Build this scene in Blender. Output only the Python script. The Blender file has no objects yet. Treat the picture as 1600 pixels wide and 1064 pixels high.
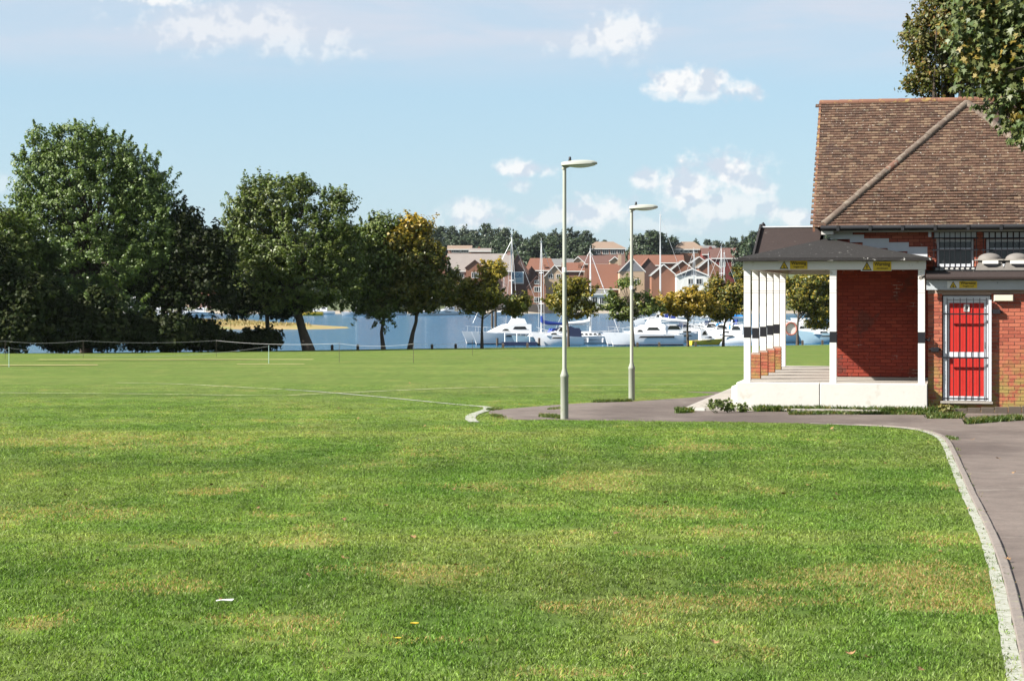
import bpy, bmesh, math, random
import numpy as np
from mathutils import Vector, Matrix, Euler
random.seed(7); RNG = np.random.default_rng(11)
S = bpy.context.scene
COL = S.collection
R = math.radians

# ------------------------------------------------------------------ camera
F = 3100.0            # focal length in pixels of a 1600 px wide frame
HY = 460.0            # row of the horizon
EYE = 1.7
cam_d = bpy.data.cameras.new('camera'); cam = bpy.data.objects.new('camera', cam_d); COL.objects.link(cam)
cam.location = (0, 0, EYE); cam.rotation_euler = (R(90), 0, 0)
cam_d.sensor_width = 36.0; cam_d.lens = 36.0 * F / 1600.0
cam_d.shift_y = -(532.0 - HY) / 1600.0
cam_d.clip_start = 0.3; cam_d.clip_end = 6000
S.camera = cam
S.render.resolution_x, S.render.resolution_y = 1024, 680

# ------------------------------------------------------------------ light
SUN_H = Vector((0.954, 0.312)).normalized()       # horizontal travel of the light
SUN_EL = 37.5
W = bpy.data.worlds.new('World'); S.world = W; W.use_nodes = True
SKY_STRENGTH = 0.05
sun_d = bpy.data.lights.new('sun', 'SUN'); sun_d.energy = 5.0; sun_d.angle = R(0.55); sun_d.color = (1.0, 0.955, 0.88)
sun = bpy.data.objects.new('sun', sun_d); COL.objects.link(sun)
sd = Vector((SUN_H.x * math.cos(R(SUN_EL)), SUN_H.y * math.cos(R(SUN_EL)), -math.sin(R(SUN_EL))))
sun.rotation_euler = sd.to_track_quat('-Z', 'Y').to_euler(); sun.location = (-60, -40, 60)
S.view_settings.view_transform = 'Standard'; S.view_settings.look = 'None'
S.view_settings.exposure = 1.5; S.view_settings.gamma = 1.0
try: S.view_settings.use_curve_mapping = False
except Exception: pass
S.render.engine = 'CYCLES'
S.cycles.use_denoising = True
S.cycles.max_bounces = 6; S.cycles.diffuse_bounces = 3; S.cycles.glossy_bounces = 3
S.cycles.transmission_bounces = 4; S.cycles.transparent_max_bounces = 6; S.cycles.volume_bounces = 0
S.cycles.caustics_reflective = False; S.cycles.caustics_refractive = False

def N(nt, typ, **kw):
    n = nt.nodes.new(typ)
    for k, v in kw.items(): setattr(n, k, v)
    return n
def setin(nt, sock, v):
    if isinstance(v, bpy.types.NodeSocket): nt.links.new(v, sock)
    elif v is not None: sock.default_value = v
def M(nt, op, a, b=None, c=None, clamp=False):
    n = N(nt, 'ShaderNodeMath', operation=op, use_clamp=clamp)
    setin(nt, n.inputs[0], a); setin(nt, n.inputs[1], b)
    if c is not None: setin(nt, n.inputs[2], c)
    return n.outputs[0]
def VM(nt, op, a, b=None):
    n = N(nt, 'ShaderNodeVectorMath', operation=op)
    setin(nt, n.inputs[0], a); setin(nt, n.inputs[1], b)
    return n.outputs[0]
def MIX(nt, fac, a, b, blend='MIX'):
    n = N(nt, 'ShaderNodeMix', data_type='RGBA', blend_type=blend)
    setin(nt, n.inputs[0], fac)
    for s, v in ((n.inputs[6], a), (n.inputs[7], b)):
        if isinstance(v, tuple) and len(v) == 3: v = v + (1,)
        setin(nt, s, v)
    return n.outputs[2]
def RAMP(nt, fac, stops):
    n = N(nt, 'ShaderNodeValToRGB'); setin(nt, n.inputs[0], fac)
    el = n.color_ramp.elements
    while len(el) < len(stops): el.new(0.5)
    for e, (p, c) in zip(el, stops):
        e.position = p; e.color = tuple(c) + (1,) if len(c) == 3 else c
    return n.outputs[0]
def NOISE(nt, vec, scale, detail=3, rough=0.55, out=0, dist=0.0):
    n = N(nt, 'ShaderNodeTexNoise'); n.inputs['Scale'].default_value = scale
    n.inputs['Detail'].default_value = detail; n.inputs['Roughness'].default_value = rough
    n.inputs['Distortion'].default_value = dist
    if vec is not None: nt.links.new(vec, n.inputs['Vector'])
    return n.outputs[out]
def SMOOTH(nt, v, lo, hi):
    n = N(nt, 'ShaderNodeMapRange', interpolation_type='SMOOTHSTEP')
    setin(nt, n.inputs[0], v); n.inputs[1].default_value = lo; n.inputs[2].default_value = hi
    return n.outputs[0]

# ------------------------------------------------------------------ sky
def build_sky():
    nt = W.node_tree; nt.nodes.clear()
    out = N(nt, 'ShaderNodeOutputWorld'); bg = N(nt, 'ShaderNodeBackground')
    nt.links.new(bg.outputs[0], out.inputs[0]); bg.inputs[1].default_value = SKY_STRENGTH
    sky = N(nt, 'ShaderNodeTexSky', sky_type='NISHITA'); sky.sun_disc = False
    sky.sun_elevation = R(SUN_EL); sky.sun_rotation = math.atan2(-SUN_H.x, -SUN_H.y) % (2 * math.pi)
    sky.air_density = 1.0; sky.dust_density = 0.5; sky.ozone_density = 2.4; sky.altitude = 0
    skyc = MIX(nt, 0.62, sky.outputs[0], (3.45, 5.15, 6.45))      # an even pale summer veil over the whole dome
    tc = N(nt, 'ShaderNodeTexCoord'); d = tc.outputs['Generated']
    sep = N(nt, 'ShaderNodeSeparateXYZ'); nt.links.new(d, sep.inputs[0])
    az = M(nt, 'ARCTAN2', sep.outputs[0], sep.outputs[1]); el = M(nt, 'ARCSINE', sep.outputs[2])
    comb = N(nt, 'ShaderNodeCombineXYZ'); nt.links.new(az, comb.inputs[0]); nt.links.new(el, comb.inputs[1])
    p = comb.outputs[0]
    # edge wobble shared by all cumulus heaps
    n1 = NOISE(nt, p, 55, 5, 0.62); n2 = NOISE(nt, p, 150, 3, 0.6)
    wob = M(nt, 'ADD', M(nt, 'MULTIPLY', M(nt, 'SUBTRACT', n1, 0.5), 2.6), M(nt, 'MULTIPLY', M(nt, 'SUBTRACT', n2, 0.5), 0.7))
    wob1 = M(nt, 'ADD', wob, 1.0)
    heaps = [  # azimuth / elevation in degrees of the frame's pixel rows, radii, weight
        (1060, 126, 58, 26, 1.0), (1105, 125, 40, 24, 1.0), (1160, 140, 48, 20, .9), (1080, 145, 70, 16, .7),
        (965, 55, 66, 42, .75), (995, 84, 50, 22, .3), (910, 66, 80, 28, .5),
        (1130, 262, 74, 34, 1.0), (1165, 275, 62, 42, .8), (1080, 290, 80, 40, .9), (1012, 282, 30, 22, .8), (1110, 318, 120, 40, .65),
        (818, 264, 52, 18, .9), (810, 290, 30, 12, .5), (740, 338, 72, 30, .75), (860, 345, 70, 20, .6), (930, 330, 74, 30, .8),
        (1240, 338, 44, 22, .75), (1050, 350, 120, 18, .35),
        (480, 66, 110, 30, .5), (350, 42, 170, 40, .5), (240, -5, 80, 16, .9), (0, 285, 40, 16, .3),
        (2200, 200, 130, 50, .8), (2600, 120, 160, 60, .8), (-500, 210, 150, 50, .7), (-1100, 130, 200, 60, .8), (3400, 260, 180, 50, .8)]
    tot = None; shade = None
    for cx, cy, rx, ry, wgt in heaps:
        a0 = math.atan((cx - 800) / F); e0 = math.atan((HY - cy) / F * math.cos(a0))
        ma = N(nt, 'ShaderNodeVectorMath', operation='MULTIPLY_ADD'); nt.links.new(p, ma.inputs[0])
        ma.inputs[1].default_value = (F / rx, F / ry, 0); ma.inputs[2].default_value = (-a0 * F / rx, -e0 * F / ry, 0)
        ln_ = N(nt, 'ShaderNodeVectorMath', operation='LENGTH'); nt.links.new(ma.outputs[0], ln_.inputs[0])
        m = M(nt, 'MULTIPLY', SMOOTH(nt, M(nt, 'SUBTRACT', wob1, ln_.outputs['Value']), -0.12, 0.70), wgt)
        tot = m if tot is None else M(nt, 'MAXIMUM', tot, m)
    # a thin high layer all round the sky, streaked along the horizon
    sc = N(nt, 'ShaderNodeMapping'); sc.inputs['Scale'].default_value = (5.5, 30, 1); nt.links.new(p, sc.inputs[0])
    st = NOISE(nt, sc.outputs[0], 1.0, 5, 0.6, dist=0.4)
    layer = M(nt, 'MULTIPLY', SMOOTH(nt, el, R(5.6), R(7.6)), M(nt, 'ADD', 0.42, M(nt, 'MULTIPLY', SMOOTH(nt, st, 0.36, 0.62), 0.5)))
    low = M(nt, 'MULTIPLY', M(nt, 'SUBTRACT', 1.0, SMOOTH(nt, el, R(0.5), R(4.5))), M(nt, 'MULTIPLY', SMOOTH(nt, st, 0.35, 0.75), 0.35))
    thin = M(nt, 'MAXIMUM', layer, low)
    body = NOISE(nt, p, 75, 4, 0.6)
    off = VM(nt, 'ADD', p, (-0.0035, 0.0055, 0.0))        # density a little nearer the sun: what it hides from the light
    lit = M(nt, 'ADD', M(nt, 'MULTIPLY', M(nt, 'SUBTRACT', NOISE(nt, p, 60, 3, 0.55), NOISE(nt, off, 60, 3, 0.55)), 3.2), M(nt, 'MULTIPLY', body, 0.9))
    heapc = RAMP(nt, lit, [(0.22, (4.7, 5.25, 5.95)), (0.55, (7.0, 7.0, 7.0))])
    c1 = MIX(nt, thin, skyc, (4.75, 5.2, 5.95))
    c2 = MIX(nt, M(nt, 'MINIMUM', tot, 0.93), c1, heapc)
    nt.links.new(c2, bg.inputs[0])
build_sky()
W.cycles.sampling_method = 'MANUAL'; W.cycles.sample_map_resolution = 256

# ------------------------------------------------------------------ placing helpers
SLOPE = 0.0165
def gz(y): return -SLOPE * y
def gpt(px, py):
    y = EYE * F / (py - HY - SLOPE * F)
    return Vector(((px - 800) * y / F, y, gz(y)))
def at(px, py, y): return Vector(((px - 800) * y / F, y, EYE - (py - HY) * y / F))
WATER = -4.3

# ------------------------------------------------------------------ mesh helpers
def new_obj(name, me, mat=None, parent=None, smooth=False):
    o = bpy.data.objects.new(name, me); COL.objects.link(o)
    if mat is not None and not me.materials: me.materials.append(mat)
    if smooth: me.polygons.foreach_set('use_smooth', [True] * len(me.polygons))
    if parent is not None: o.parent = parent
    return o
def tag(o, label=None, cat=None, group=None, kind=None):
    if label: o['label'] = label
    if cat: o['category'] = cat
    if group: o['group'] = group
    if kind: o['kind'] = kind
    return o
def empty(name, loc=(0, 0, 0), rz=0.0, label=None, cat=None, group=None):
    o = bpy.data.objects.new(name, None); COL.objects.link(o); o.location = loc; o.rotation_euler = (0, 0, rz)
    o.empty_display_size = 0.2
    return tag(o, label, cat, group)

class MB:
    def __init__(s): s.v = []; s.f = []
    def add(s, vs, fs, mtx=None):
        o = len(s.v)
        s.v += [tuple(mtx @ Vector(p)) if mtx else tuple(p) for p in vs]
        s.f += [tuple(i + o for i in f) for f in fs]; return s
    def box(s, x0, x1, y0, y1, z0, z1, mtx=None):
        return s.add([(x0,y0,z0),(x1,y0,z0),(x1,y1,z0),(x0,y1,z0),(x0,y0,z1),(x1,y0,z1),(x1,y1,z1),(x0,y1,z1)],
                     [(0,3,2,1),(4,5,6,7),(0,1,5,4),(1,2,6,5),(2,3,7,6),(3,0,4,7)], mtx)
    def poly(s, pts, depth):
        """a flat outline thickened by the vector depth"""
        n = len(pts); d = Vector(depth)
        vs = [Vector(p) for p in pts] + [Vector(p) + d for p in pts]
        return s.add(vs, [tuple(range(n)), tuple(reversed(range(n, 2*n)))] + [(i, i+n, (i+1)%n+n, (i+1)%n) for i in range(n)])
    def tube(s, pts, rad, n=8, cap=True):
        pts = [Vector(p) for p in pts]
        if not hasattr(rad, '__len__'): rad = [rad] * len(pts)
        rings = []; ref = None
        for i, p in enumerate(pts):
            t = (pts[min(i+1, len(pts)-1)] - pts[max(i-1, 0)])
            if t.length < 1e-9: t = Vector((0, 0, 1))
            t.normalize()
            if ref is None: ref = Vector((1, 0, 0)) if abs(t.x) < 0.9 else Vector((0, 1, 0))
            a = (ref - t * ref.dot(t)).normalized(); b = t.cross(a); ref = a
            rings.append([p + (a * math.cos(2*math.pi*k/n) + b * math.sin(2*math.pi*k/n)) * rad[i] for k in range(n)])
        vs = [q for r_ in rings for q in r_]; fs = []
        for i in range(len(pts) - 1):
            for k in range(n):
                fs.append((i*n+k, i*n+(k+1)%n, (i+1)*n+(k+1)%n, (i+1)*n+k))
        if cap: fs += [tuple(reversed(range(n))), tuple(range((len(pts)-1)*n, len(pts)*n))]
        return s.add(vs, fs)
    def lathe(s, prof, n=16, c=(0, 0, 0)):
        return s.tube([(c[0], c[1], c[2] + z) for r_, z in prof], [r_ for r_, z in prof], n)
    def loft(s, secs, close=True, caps=True):
        n = len(secs[0]); vs = [p for q in secs for p in q]; fs = []
        for i in range(len(secs) - 1):
            for k in range(n if close else n - 1):
                fs.append((i*n+k, i*n+(k+1)%n, (i+1)*n+(k+1)%n, (i+1)*n+k))
        if caps: fs += [tuple(reversed(range(n))), tuple(range((len(secs)-1)*n, len(secs)*n))]
        return s.add(vs, fs)
    def build(s, name, mat, parent=None, smooth=False, bevel=0.0, auto=False):
        me = bpy.data.meshes.new(name); me.from_pydata(s.v, [], s.f); me.update()
        bm = bmesh.new(); bm.from_mesh(me)
        if bevel > 0:
            bmesh.ops.bevel(bm, geom=list(bm.edges), offset=bevel, segments=2, affect='EDGES', profile=0.5)
        bmesh.ops.recalc_face_normals(bm, faces=bm.faces); bm.to_mesh(me); bm.free()
        o = new_obj(name, me, mat, parent, smooth)
        if auto:
            try: me.shade_auto  # noqa
            except Exception: pass
            me.polygons.foreach_set('use_smooth', [True] * len(me.polygons))
            me.set_sharp_from_angle(angle=R(40))
        return o

def np_mesh(name, verts, k, mat, attrs=None, parent=None, smooth=False):
    """verts (n*k,3): n separate k-sided faces"""
    n = len(verts) // k
    me = bpy.data.meshes.new(name)
    me.vertices.add(len(verts)); me.vertices.foreach_set('co', np.asarray(verts, dtype=np.float32).ravel())
    me.loops.add(n * k); me.loops.foreach_set('vertex_index', np.arange(n * k, dtype=np.int32))
    me.polygons.add(n); me.polygons.foreach_set('loop_start', np.arange(0, n * k, k, dtype=np.int32))
    me.update(calc_edges=True); me.validate()
    for nm, arr in (attrs or {}).items():
        a = me.attributes.new(nm, 'FLOAT', 'FACE'); a.data.foreach_set('value', np.asarray(arr, dtype=np.float32))
    if parent == 'mesh_only':
        me.materials.append(mat); return me
    return new_obj(name, me, mat, parent, smooth)

def np_boxes(name, centers, half, mats3, mat, parent=None):
    """many boxes in one mesh: centers (n,3), half (n,3), mats3 (3,3) or (n,3,3) whose columns are the axes"""
    c = np.array([[-1,-1,-1],[1,-1,-1],[1,1,-1],[-1,1,-1],[-1,-1,1],[1,-1,1],[1,1,1],[-1,1,1]], float)
    loc = half[:, None, :] * c[None]
    if mats3.ndim == 2: loc = loc @ mats3.T
    else: loc = np.einsum('nij,nkj->nki', mats3, loc)
    v = loc + centers[:, None, :]
    q = np.array([[0,3,2,1],[4,5,6,7],[0,1,5,4],[1,2,6,5],[2,3,7,6],[3,0,4,7]])
    n = len(centers); idx = (np.arange(n)[:, None, None] * 8 + q[None]).reshape(-1, 4)
    me = bpy.data.meshes.new(name); me.from_pydata(v.reshape(-1, 3).tolist(), [], idx.tolist()); me.update()
    return new_obj(name, me, mat, parent)

# ------------------------------------------------------------------ materials
def mat_new(name):
    m = bpy.data.materials.new(name); m.use_nodes = True
    nt = m.node_tree; nt.nodes.clear()
    out = N(nt, 'ShaderNodeOutputMaterial'); b = N(nt, 'ShaderNodeBsdfPrincipled')
    nt.links.new(b.outputs[0], out.inputs[0]); b.inputs['Specular IOR Level'].default_value = 0.3
    return m, nt, b, out
def wpos(nt): return N(nt, 'ShaderNodeNewGeometry').outputs['Position']
def pmat(name, col, rough=0.7, var=0.12, scale=3.0, bump=0.0, bscale=30.0, metal=0.0, spec=0.3, stain=None, stain_scale=2.0, stain_lo=0.55, isl=0.0):
    m, nt, b, out = mat_new(name); p = wpos(nt)
    n = NOISE(nt, p, scale, 5, 0.6)
    f = M(nt, 'ADD', 1 - var, M(nt, 'MULTIPLY', n, 2 * var))
    if isl:
        g = N(nt, 'ShaderNodeNewGeometry').outputs['Random Per Island']; oi = N(nt, 'ShaderNodeObjectInfo').outputs['Random']
        wn = N(nt, 'ShaderNodeTexWhiteNoise', noise_dimensions='1D'); nt.links.new(M(nt, 'ADD', M(nt, 'MULTIPLY', g, 91.7), M(nt, 'MULTIPLY', oi, 37.3)), wn.inputs['W'])
        f = M(nt, 'MULTIPLY', f, M(nt, 'ADD', 1 - isl, M(nt, 'MULTIPLY', wn.outputs[0], 2 * isl)))
    c = MIX(nt, 1.0, col, f, 'MULTIPLY')
    if stain:
        s = SMOOTH(nt, NOISE(nt, p, stain_scale, 6, 0.65), stain_lo, stain_lo + 0.12)
        c = MIX(nt, s, c, stain)
    nt.links.new(c, b.inputs['Base Color'])
    b.inputs['Roughness'].default_value = rough; b.inputs['Metallic'].default_value = metal
    b.inputs['Specular IOR Level'].default_value = spec
    if bump:
        bp = N(nt, 'ShaderNodeBump'); bp.inputs['Strength'].default_value = bump; bp.inputs['Distance'].default_value = 0.02
        nt.links.new(NOISE(nt, p, bscale, 4, 0.6), bp.inputs['Height']); nt.links.new(bp.outputs[0], b.inputs['Normal'])
    return m

def piece_mat(name, stops, rough=0.85, lichen=None, lichen_scale=9.0, lichen_lo=0.6, low=None, bump=0.35):
    """bricks and tiles: every piece its own tone, plus lichen or moss with shapes of its own"""
    m, nt, b, out = mat_new(name); p = wpos(nt)
    g = N(nt, 'ShaderNodeNewGeometry').outputs['Random Per Island']; oi = N(nt, 'ShaderNodeObjectInfo').outputs['Random']
    wn = N(nt, 'ShaderNodeTexWhiteNoise', noise_dimensions='1D')
    nt.links.new(M(nt, 'ADD', M(nt, 'MULTIPLY', g, 91.7), M(nt, 'MULTIPLY', oi, 37.3)), wn.inputs['W'])
    big = NOISE(nt, p, 1.3, 3)
    c = RAMP(nt, M(nt, 'ADD', M(nt, 'MULTIPLY', wn.outputs[0], 0.75), M(nt, 'MULTIPLY', big, 0.25)), stops)
    c = MIX(nt, 1.0, c, M(nt, 'ADD', 0.8, M(nt, 'MULTIPLY', NOISE(nt, p, 28, 4), 0.4)), 'MULTIPLY')
    for spec_ in (lichen or []):
        colr, scl, lo, amt = spec_
        s = M(nt, 'MULTIPLY', SMOOTH(nt, NOISE(nt, p, scl, 4, 0.7), lo, lo + 0.06), amt)
        c = MIX(nt, s, c, colr)
    if low:   # moss that grows from the damp foot of the wall: colour, height, fade
        colr, z0, z1 = low
        sep = N(nt, 'ShaderNodeSeparateXYZ'); nt.links.new(p, sep.inputs[0])
        h = M(nt, 'SUBTRACT', 1.0, SMOOTH(nt, M(nt, 'ADD', sep.outputs[2], M(nt, 'MULTIPLY', NOISE(nt, p, 3.0, 4), 0.9)), z0, z1))
        c = MIX(nt, M(nt, 'MULTIPLY', h, SMOOTH(nt, NOISE(nt, p, 7, 4), 0.35, 0.6)), c, colr)
    nt.links.new(c, b.inputs['Base Color']); b.inputs['Roughness'].default_value = rough
    bp = N(nt, 'ShaderNodeBump'); bp.inputs['Strength'].default_value = bump; bp.inputs['Distance'].default_value = 0.01
    nt.links.new(NOISE(nt, p, 60, 4), bp.inputs['Height']); nt.links.new(bp.outputs[0], b.inputs['Normal'])
    return m

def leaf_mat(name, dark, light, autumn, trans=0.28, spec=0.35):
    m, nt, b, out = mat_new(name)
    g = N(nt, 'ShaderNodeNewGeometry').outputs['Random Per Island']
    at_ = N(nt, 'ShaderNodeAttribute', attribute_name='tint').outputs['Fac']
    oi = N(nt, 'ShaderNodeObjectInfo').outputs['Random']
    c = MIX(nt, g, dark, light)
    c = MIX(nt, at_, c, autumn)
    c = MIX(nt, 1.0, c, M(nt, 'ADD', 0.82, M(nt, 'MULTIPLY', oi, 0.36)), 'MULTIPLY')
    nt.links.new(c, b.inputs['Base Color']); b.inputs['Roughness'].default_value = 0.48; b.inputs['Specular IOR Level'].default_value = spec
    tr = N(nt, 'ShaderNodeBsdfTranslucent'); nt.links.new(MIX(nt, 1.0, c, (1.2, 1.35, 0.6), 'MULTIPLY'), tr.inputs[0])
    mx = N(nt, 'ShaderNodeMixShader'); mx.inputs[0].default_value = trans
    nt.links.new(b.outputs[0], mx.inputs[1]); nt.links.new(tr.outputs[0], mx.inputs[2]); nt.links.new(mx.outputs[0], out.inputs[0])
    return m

# the lawn's own colour, shared by the soil sheet and the blades
PATCHES = []          # (x, y, radius x, radius y, weight) of parched turf
for px, py, rx, ry, w in [(1420, 905, 200, 22, 1.0), (1130, 940, 190, 16, .9), (1180, 915, 120, 12, .8), (1500, 945, 110, 16, 1.0), (870, 950, 60, 12, .8),
                          (900, 752, 70, 12, .8), (720, 762, 90, 10, .6), (550, 890, 80, 12, .7), (100, 800, 130, 16, .6), (330, 770, 60, 6, .9),
                          (1080, 800, 120, 10, .5), (640, 895, 90, 9, .6), (130, 690, 260, 9, .6), (60, 975, 60, 12, .7), (480, 850, 60, 8, .7),
                          (1480, 845, 90, 12, .6), (1090, 700, 120, 6, .5), (900, 1050, 100, 10, .4), (430, 970, 120, 12, .5), (250, 920, 90, 9, .5),
                          (1130, 830, 70, 9, .6), (280, 850, 70, 9, .5), (700, 1000, 120, 12, .35), (1480, 760, 40, 10, .5), (1010, 865, 70, 7, .5)]:
    c = gpt(px, py); PATCHES.append((c.x, c.y, rx * c.y / F, abs(gpt(px, py - ry).y - c.y), w))
def lawn_group():
    ng = bpy.data.node_groups.new('lawn_colour', 'ShaderNodeTree')
    ng.interface.new_socket('Color', in_out='OUTPUT', socket_type='NodeSocketColor')
    ng.interface.new_socket('Dry', in_out='OUTPUT', socket_type='NodeSocketFloat')
    nt = ng; go = N(nt, 'NodeGroupOutput'); p = wpos(nt)
    sep = N(nt, 'ShaderNodeSeparateXYZ'); nt.links.new(p, sep.inputs[0])
    mp = N(nt, 'ShaderNodeMapping'); mp.inputs['Scale'].default_value = (1, 0.55, 1); nt.links.new(p, mp.inputs[0])
    n_big = NOISE(nt, mp.outputs[0], 0.22, 4, 0.6); n_mid = NOISE(nt, mp.outputs[0], 0.9, 5, 0.65); n_f = NOISE(nt, p, 7, 4, 0.65)
    c = MIX(nt, SMOOTH(nt, n_mid, 0.34, 0.66), (0.054, 0.100, 0.014), (0.090, 0.134, 0.024))
    c = MIX(nt, M(nt, 'MULTIPLY', SMOOTH(nt, n_big, 0.42, 0.66), 0.55), c, (0.112, 0.128, 0.036))
    c = MIX(nt, 1.0, c, M(nt, 'ADD', 0.72, M(nt, 'MULTIPLY', n_f, 0.56)), 'MULTIPLY')
    # distant mown outfield: yellower
    far = SMOOTH(nt, sep.outputs[1], 22, 70)
    c = MIX(nt, M(nt, 'MULTIPLY', far, M(nt, 'ADD', 0.35, M(nt, 'MULTIPLY', n_mid, 0.6))), c, (0.092, 0.128, 0.026))
    ms = N(nt, 'ShaderNodeMapping'); ms.inputs['Scale'].default_value = (0.05, 0.42, 1); ms.inputs['Rotation'].default_value = (0, 0, 0.06); nt.links.new(p, ms.inputs[0])
    mow = NOISE(nt, ms.outputs[0], 1.0, 5, 0.65)          # mower passes
    c = MIX(nt, 1.0, c, M(nt, 'ADD', 0.52, M(nt, 'MULTIPLY', mow, 0.98)), 'MULTIPLY')
    c = MIX(nt, M(nt, 'MULTIPLY', SMOOTH(nt, mow, 0.54, 0.70), 0.40), c, (0.145, 0.140, 0.042))
    mg = N(nt, 'ShaderNodeMapping'); mg.inputs['Scale'].default_value = (2.6, 0.55, 1); nt.links.new(p, mg.inputs[0])
    tuft = NOISE(nt, mg.outputs[0], 1.0, 6, 0.75)         # tussocks and bare spots the mower leaves
    c = MIX(nt, 1.0, c, M(nt, 'ADD', 0.50, tuft), 'MULTIPLY')
    tot = None
    wob = M(nt, 'MULTIPLY', M(nt, 'SUBTRACT', n_mid, 0.5), 4.2)
    wob1 = M(nt, 'ADD', wob, 1.0)
    for x, y, rx, ry, w in PATCHES:
        ma = N(nt, 'ShaderNodeVectorMath', operation='MULTIPLY_ADD'); nt.links.new(p, ma.inputs[0])
        ma.inputs[1].default_value = (1 / rx, 1 / ry, 0); ma.inputs[2].default_value = (-x / rx, -y / ry, 0)
        ln_ = N(nt, 'ShaderNodeVectorMath', operation='LENGTH'); nt.links.new(ma.outputs[0], ln_.inputs[0])
        m = M(nt, 'MULTIPLY', SMOOTH(nt, M(nt, 'SUBTRACT', wob1, ln_.outputs['Value']), -0.35, 0.9), w)
        tot = m if tot is None else M(nt, 'MAXIMUM', tot, m)
    rnd = M(nt, 'MULTIPLY', SMOOTH(nt, NOISE(nt, mp.outputs[0], 0.9, 6, 0.75), 0.55, 0.70), 0.65)
    dry = M(nt, 'MULTIPLY', M(nt, 'MAXIMUM', tot, rnd), M(nt, 'ADD', 0.35, M(nt, 'MULTIPLY', SMOOTH(nt, NOISE(nt, p, 5, 4, 0.7), 0.3, 0.65), 0.65)))
    nt.links.new(c, go.inputs[0]); nt.links.new(dry, go.inputs[1])
    return ng
LG = lawn_group()
def lawn_node(nt):
    g = N(nt, 'ShaderNodeGroup'); g.node_tree = LG; return g.outputs[0], g.outputs[1]
def make_lawn_mats():
    m, nt, b, out = mat_new('lawn'); c, dry = lawn_node(nt)
    c = MIX(nt, M(nt, 'MULTIPLY', dry, 0.85), c, (0.215, 0.165, 0.060))
    p = wpos(nt)
    fine = NOISE(nt, p, 38, 3, 0.7)
    c = MIX(nt, 1.0, c, M(nt, 'ADD', 0.62, M(nt, 'MULTIPLY', fine, 0.76)), 'MULTIPLY')
    nt.links.new(c, b.inputs['Base Color']); b.inputs['Roughness'].default_value = 0.95; b.inputs['Specular IOR Level'].default_value = 0.1
    bp = N(nt, 'ShaderNodeBump'); bp.inputs['Strength'].default_value = 0.8; bp.inputs['Distance'].default_value = 0.03
    nt.links.new(M(nt, 'ADD', fine, NOISE(nt, p, 9, 4, 0.6)), bp.inputs['Height']); nt.links.new(bp.outputs[0], b.inputs['Normal'])
    m2, nt, b, out = mat_new('grass_blade'); c, dry = lawn_node(nt)
    g = N(nt, 'ShaderNodeNewGeometry').outputs['Random Per Island']
    isdry = M(nt, 'LESS_THAN', g, M(nt, 'MULTIPLY', dry, 0.72))
    c = MIX(nt, 1.0, c, M(nt, 'ADD', 0.75, M(nt, 'MULTIPLY', M(nt, 'POWER', g, 1.3), 2.3)), 'MULTIPLY')
    straw = RAMP(nt, g, [(0.0, (0.38, 0.265, 0.115)), (1.0, (0.26, 0.185, 0.07))])
    c = MIX(nt, isdry, c, straw)
    pale = M(nt, 'MULTIPLY', M(nt, 'GREATER_THAN', g, 0.93), 0.7)
    c = MIX(nt, pale, c, (0.25, 0.28, 0.15))
    nt.links.new(c, b.inputs['Base Color']); b.inputs['Roughness'].default_value = 0.6; b.inputs['Specular IOR Level'].default_value = 0.25
    tr = N(nt, 'ShaderNodeBsdfTranslucent'); nt.links.new(MIX(nt, 1.0, c, (1.2, 1.3, 0.7), 'MULTIPLY'), tr.inputs[0])
    mx = N(nt, 'ShaderNodeMixShader'); mx.inputs[0].default_value = 0.38
    nt.links.new(b.outputs[0], mx.inputs[1]); nt.links.new(tr.outputs[0], mx.inputs[2]); nt.links.new(mx.outputs[0], out.inputs[0])
    return m, m2
MAT = {}
MAT['lawn'], MAT['blade'] = make_lawn_mats()
def asphalt_mat():
    m, nt, b, out = mat_new('asphalt'); p = wpos(nt)
    mp = N(nt, 'ShaderNodeMapping'); mp.inputs['Scale'].default_value = (1, 0.6, 1); nt.links.new(p, mp.inputs[0])
    big = NOISE(nt, mp.outputs[0], 0.30, 5, 0.6); mid = NOISE(nt, p, 3.0, 5, 0.7); fine = NOISE(nt, p, 34, 4, 0.85)
    c = MIX(nt, SMOOTH(nt, big, 0.36, 0.64), (0.074, 0.056, 0.048), (0.128, 0.102, 0.087))
    c = MIX(nt, 1.0, c, M(nt, 'ADD', 0.55, M(nt, 'MULTIPLY', mid, 0.9)), 'MULTIPLY')
    c = MIX(nt, 1.0, c, M(nt, 'ADD', 0.40, M(nt, 'MULTIPLY', fine, 1.2)), 'MULTIPLY')
    c = MIX(nt, M(nt, 'MULTIPLY', SMOOTH(nt, fine, 0.66, 0.74), 0.5), c, (0.22, 0.20, 0.185))     # pale stones worn through
    vo = N(nt, 'ShaderNodeTexVoronoi', feature='DISTANCE_TO_EDGE'); vo.inputs['Scale'].default_value = 0.22
    nt.links.new(VM(nt, 'ADD', p, VM(nt, 'SCALE', NOISE(nt, p, 1.2, 4, 0.6, out=1), None)), vo.inputs['Vector'])
    crack = M(nt, 'MULTIPLY', M(nt, 'SUBTRACT', 1.0, SMOOTH(nt, vo.outputs[0], 0.0, 0.014)), SMOOTH(nt, big, 0.45, 0.55))
    c = MIX(nt, M(nt, 'MULTIPLY', crack, 0.6), c, (0.19, 0.165, 0.14))
    nt.links.new(c, b.inputs['Base Color']); b.inputs['Roughness'].default_value = 0.92
    bp = N(nt, 'ShaderNodeBump'); bp.inputs['Strength'].default_value = 0.6; bp.inputs['Distance'].default_value = 0.01
    nt.links.new(M(nt, 'ADD', fine, M(nt, 'MULTIPLY', mid, 0.5)), bp.inputs['Height']); nt.links.new(bp.outputs[0], b.inputs['Normal'])
    return m
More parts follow.
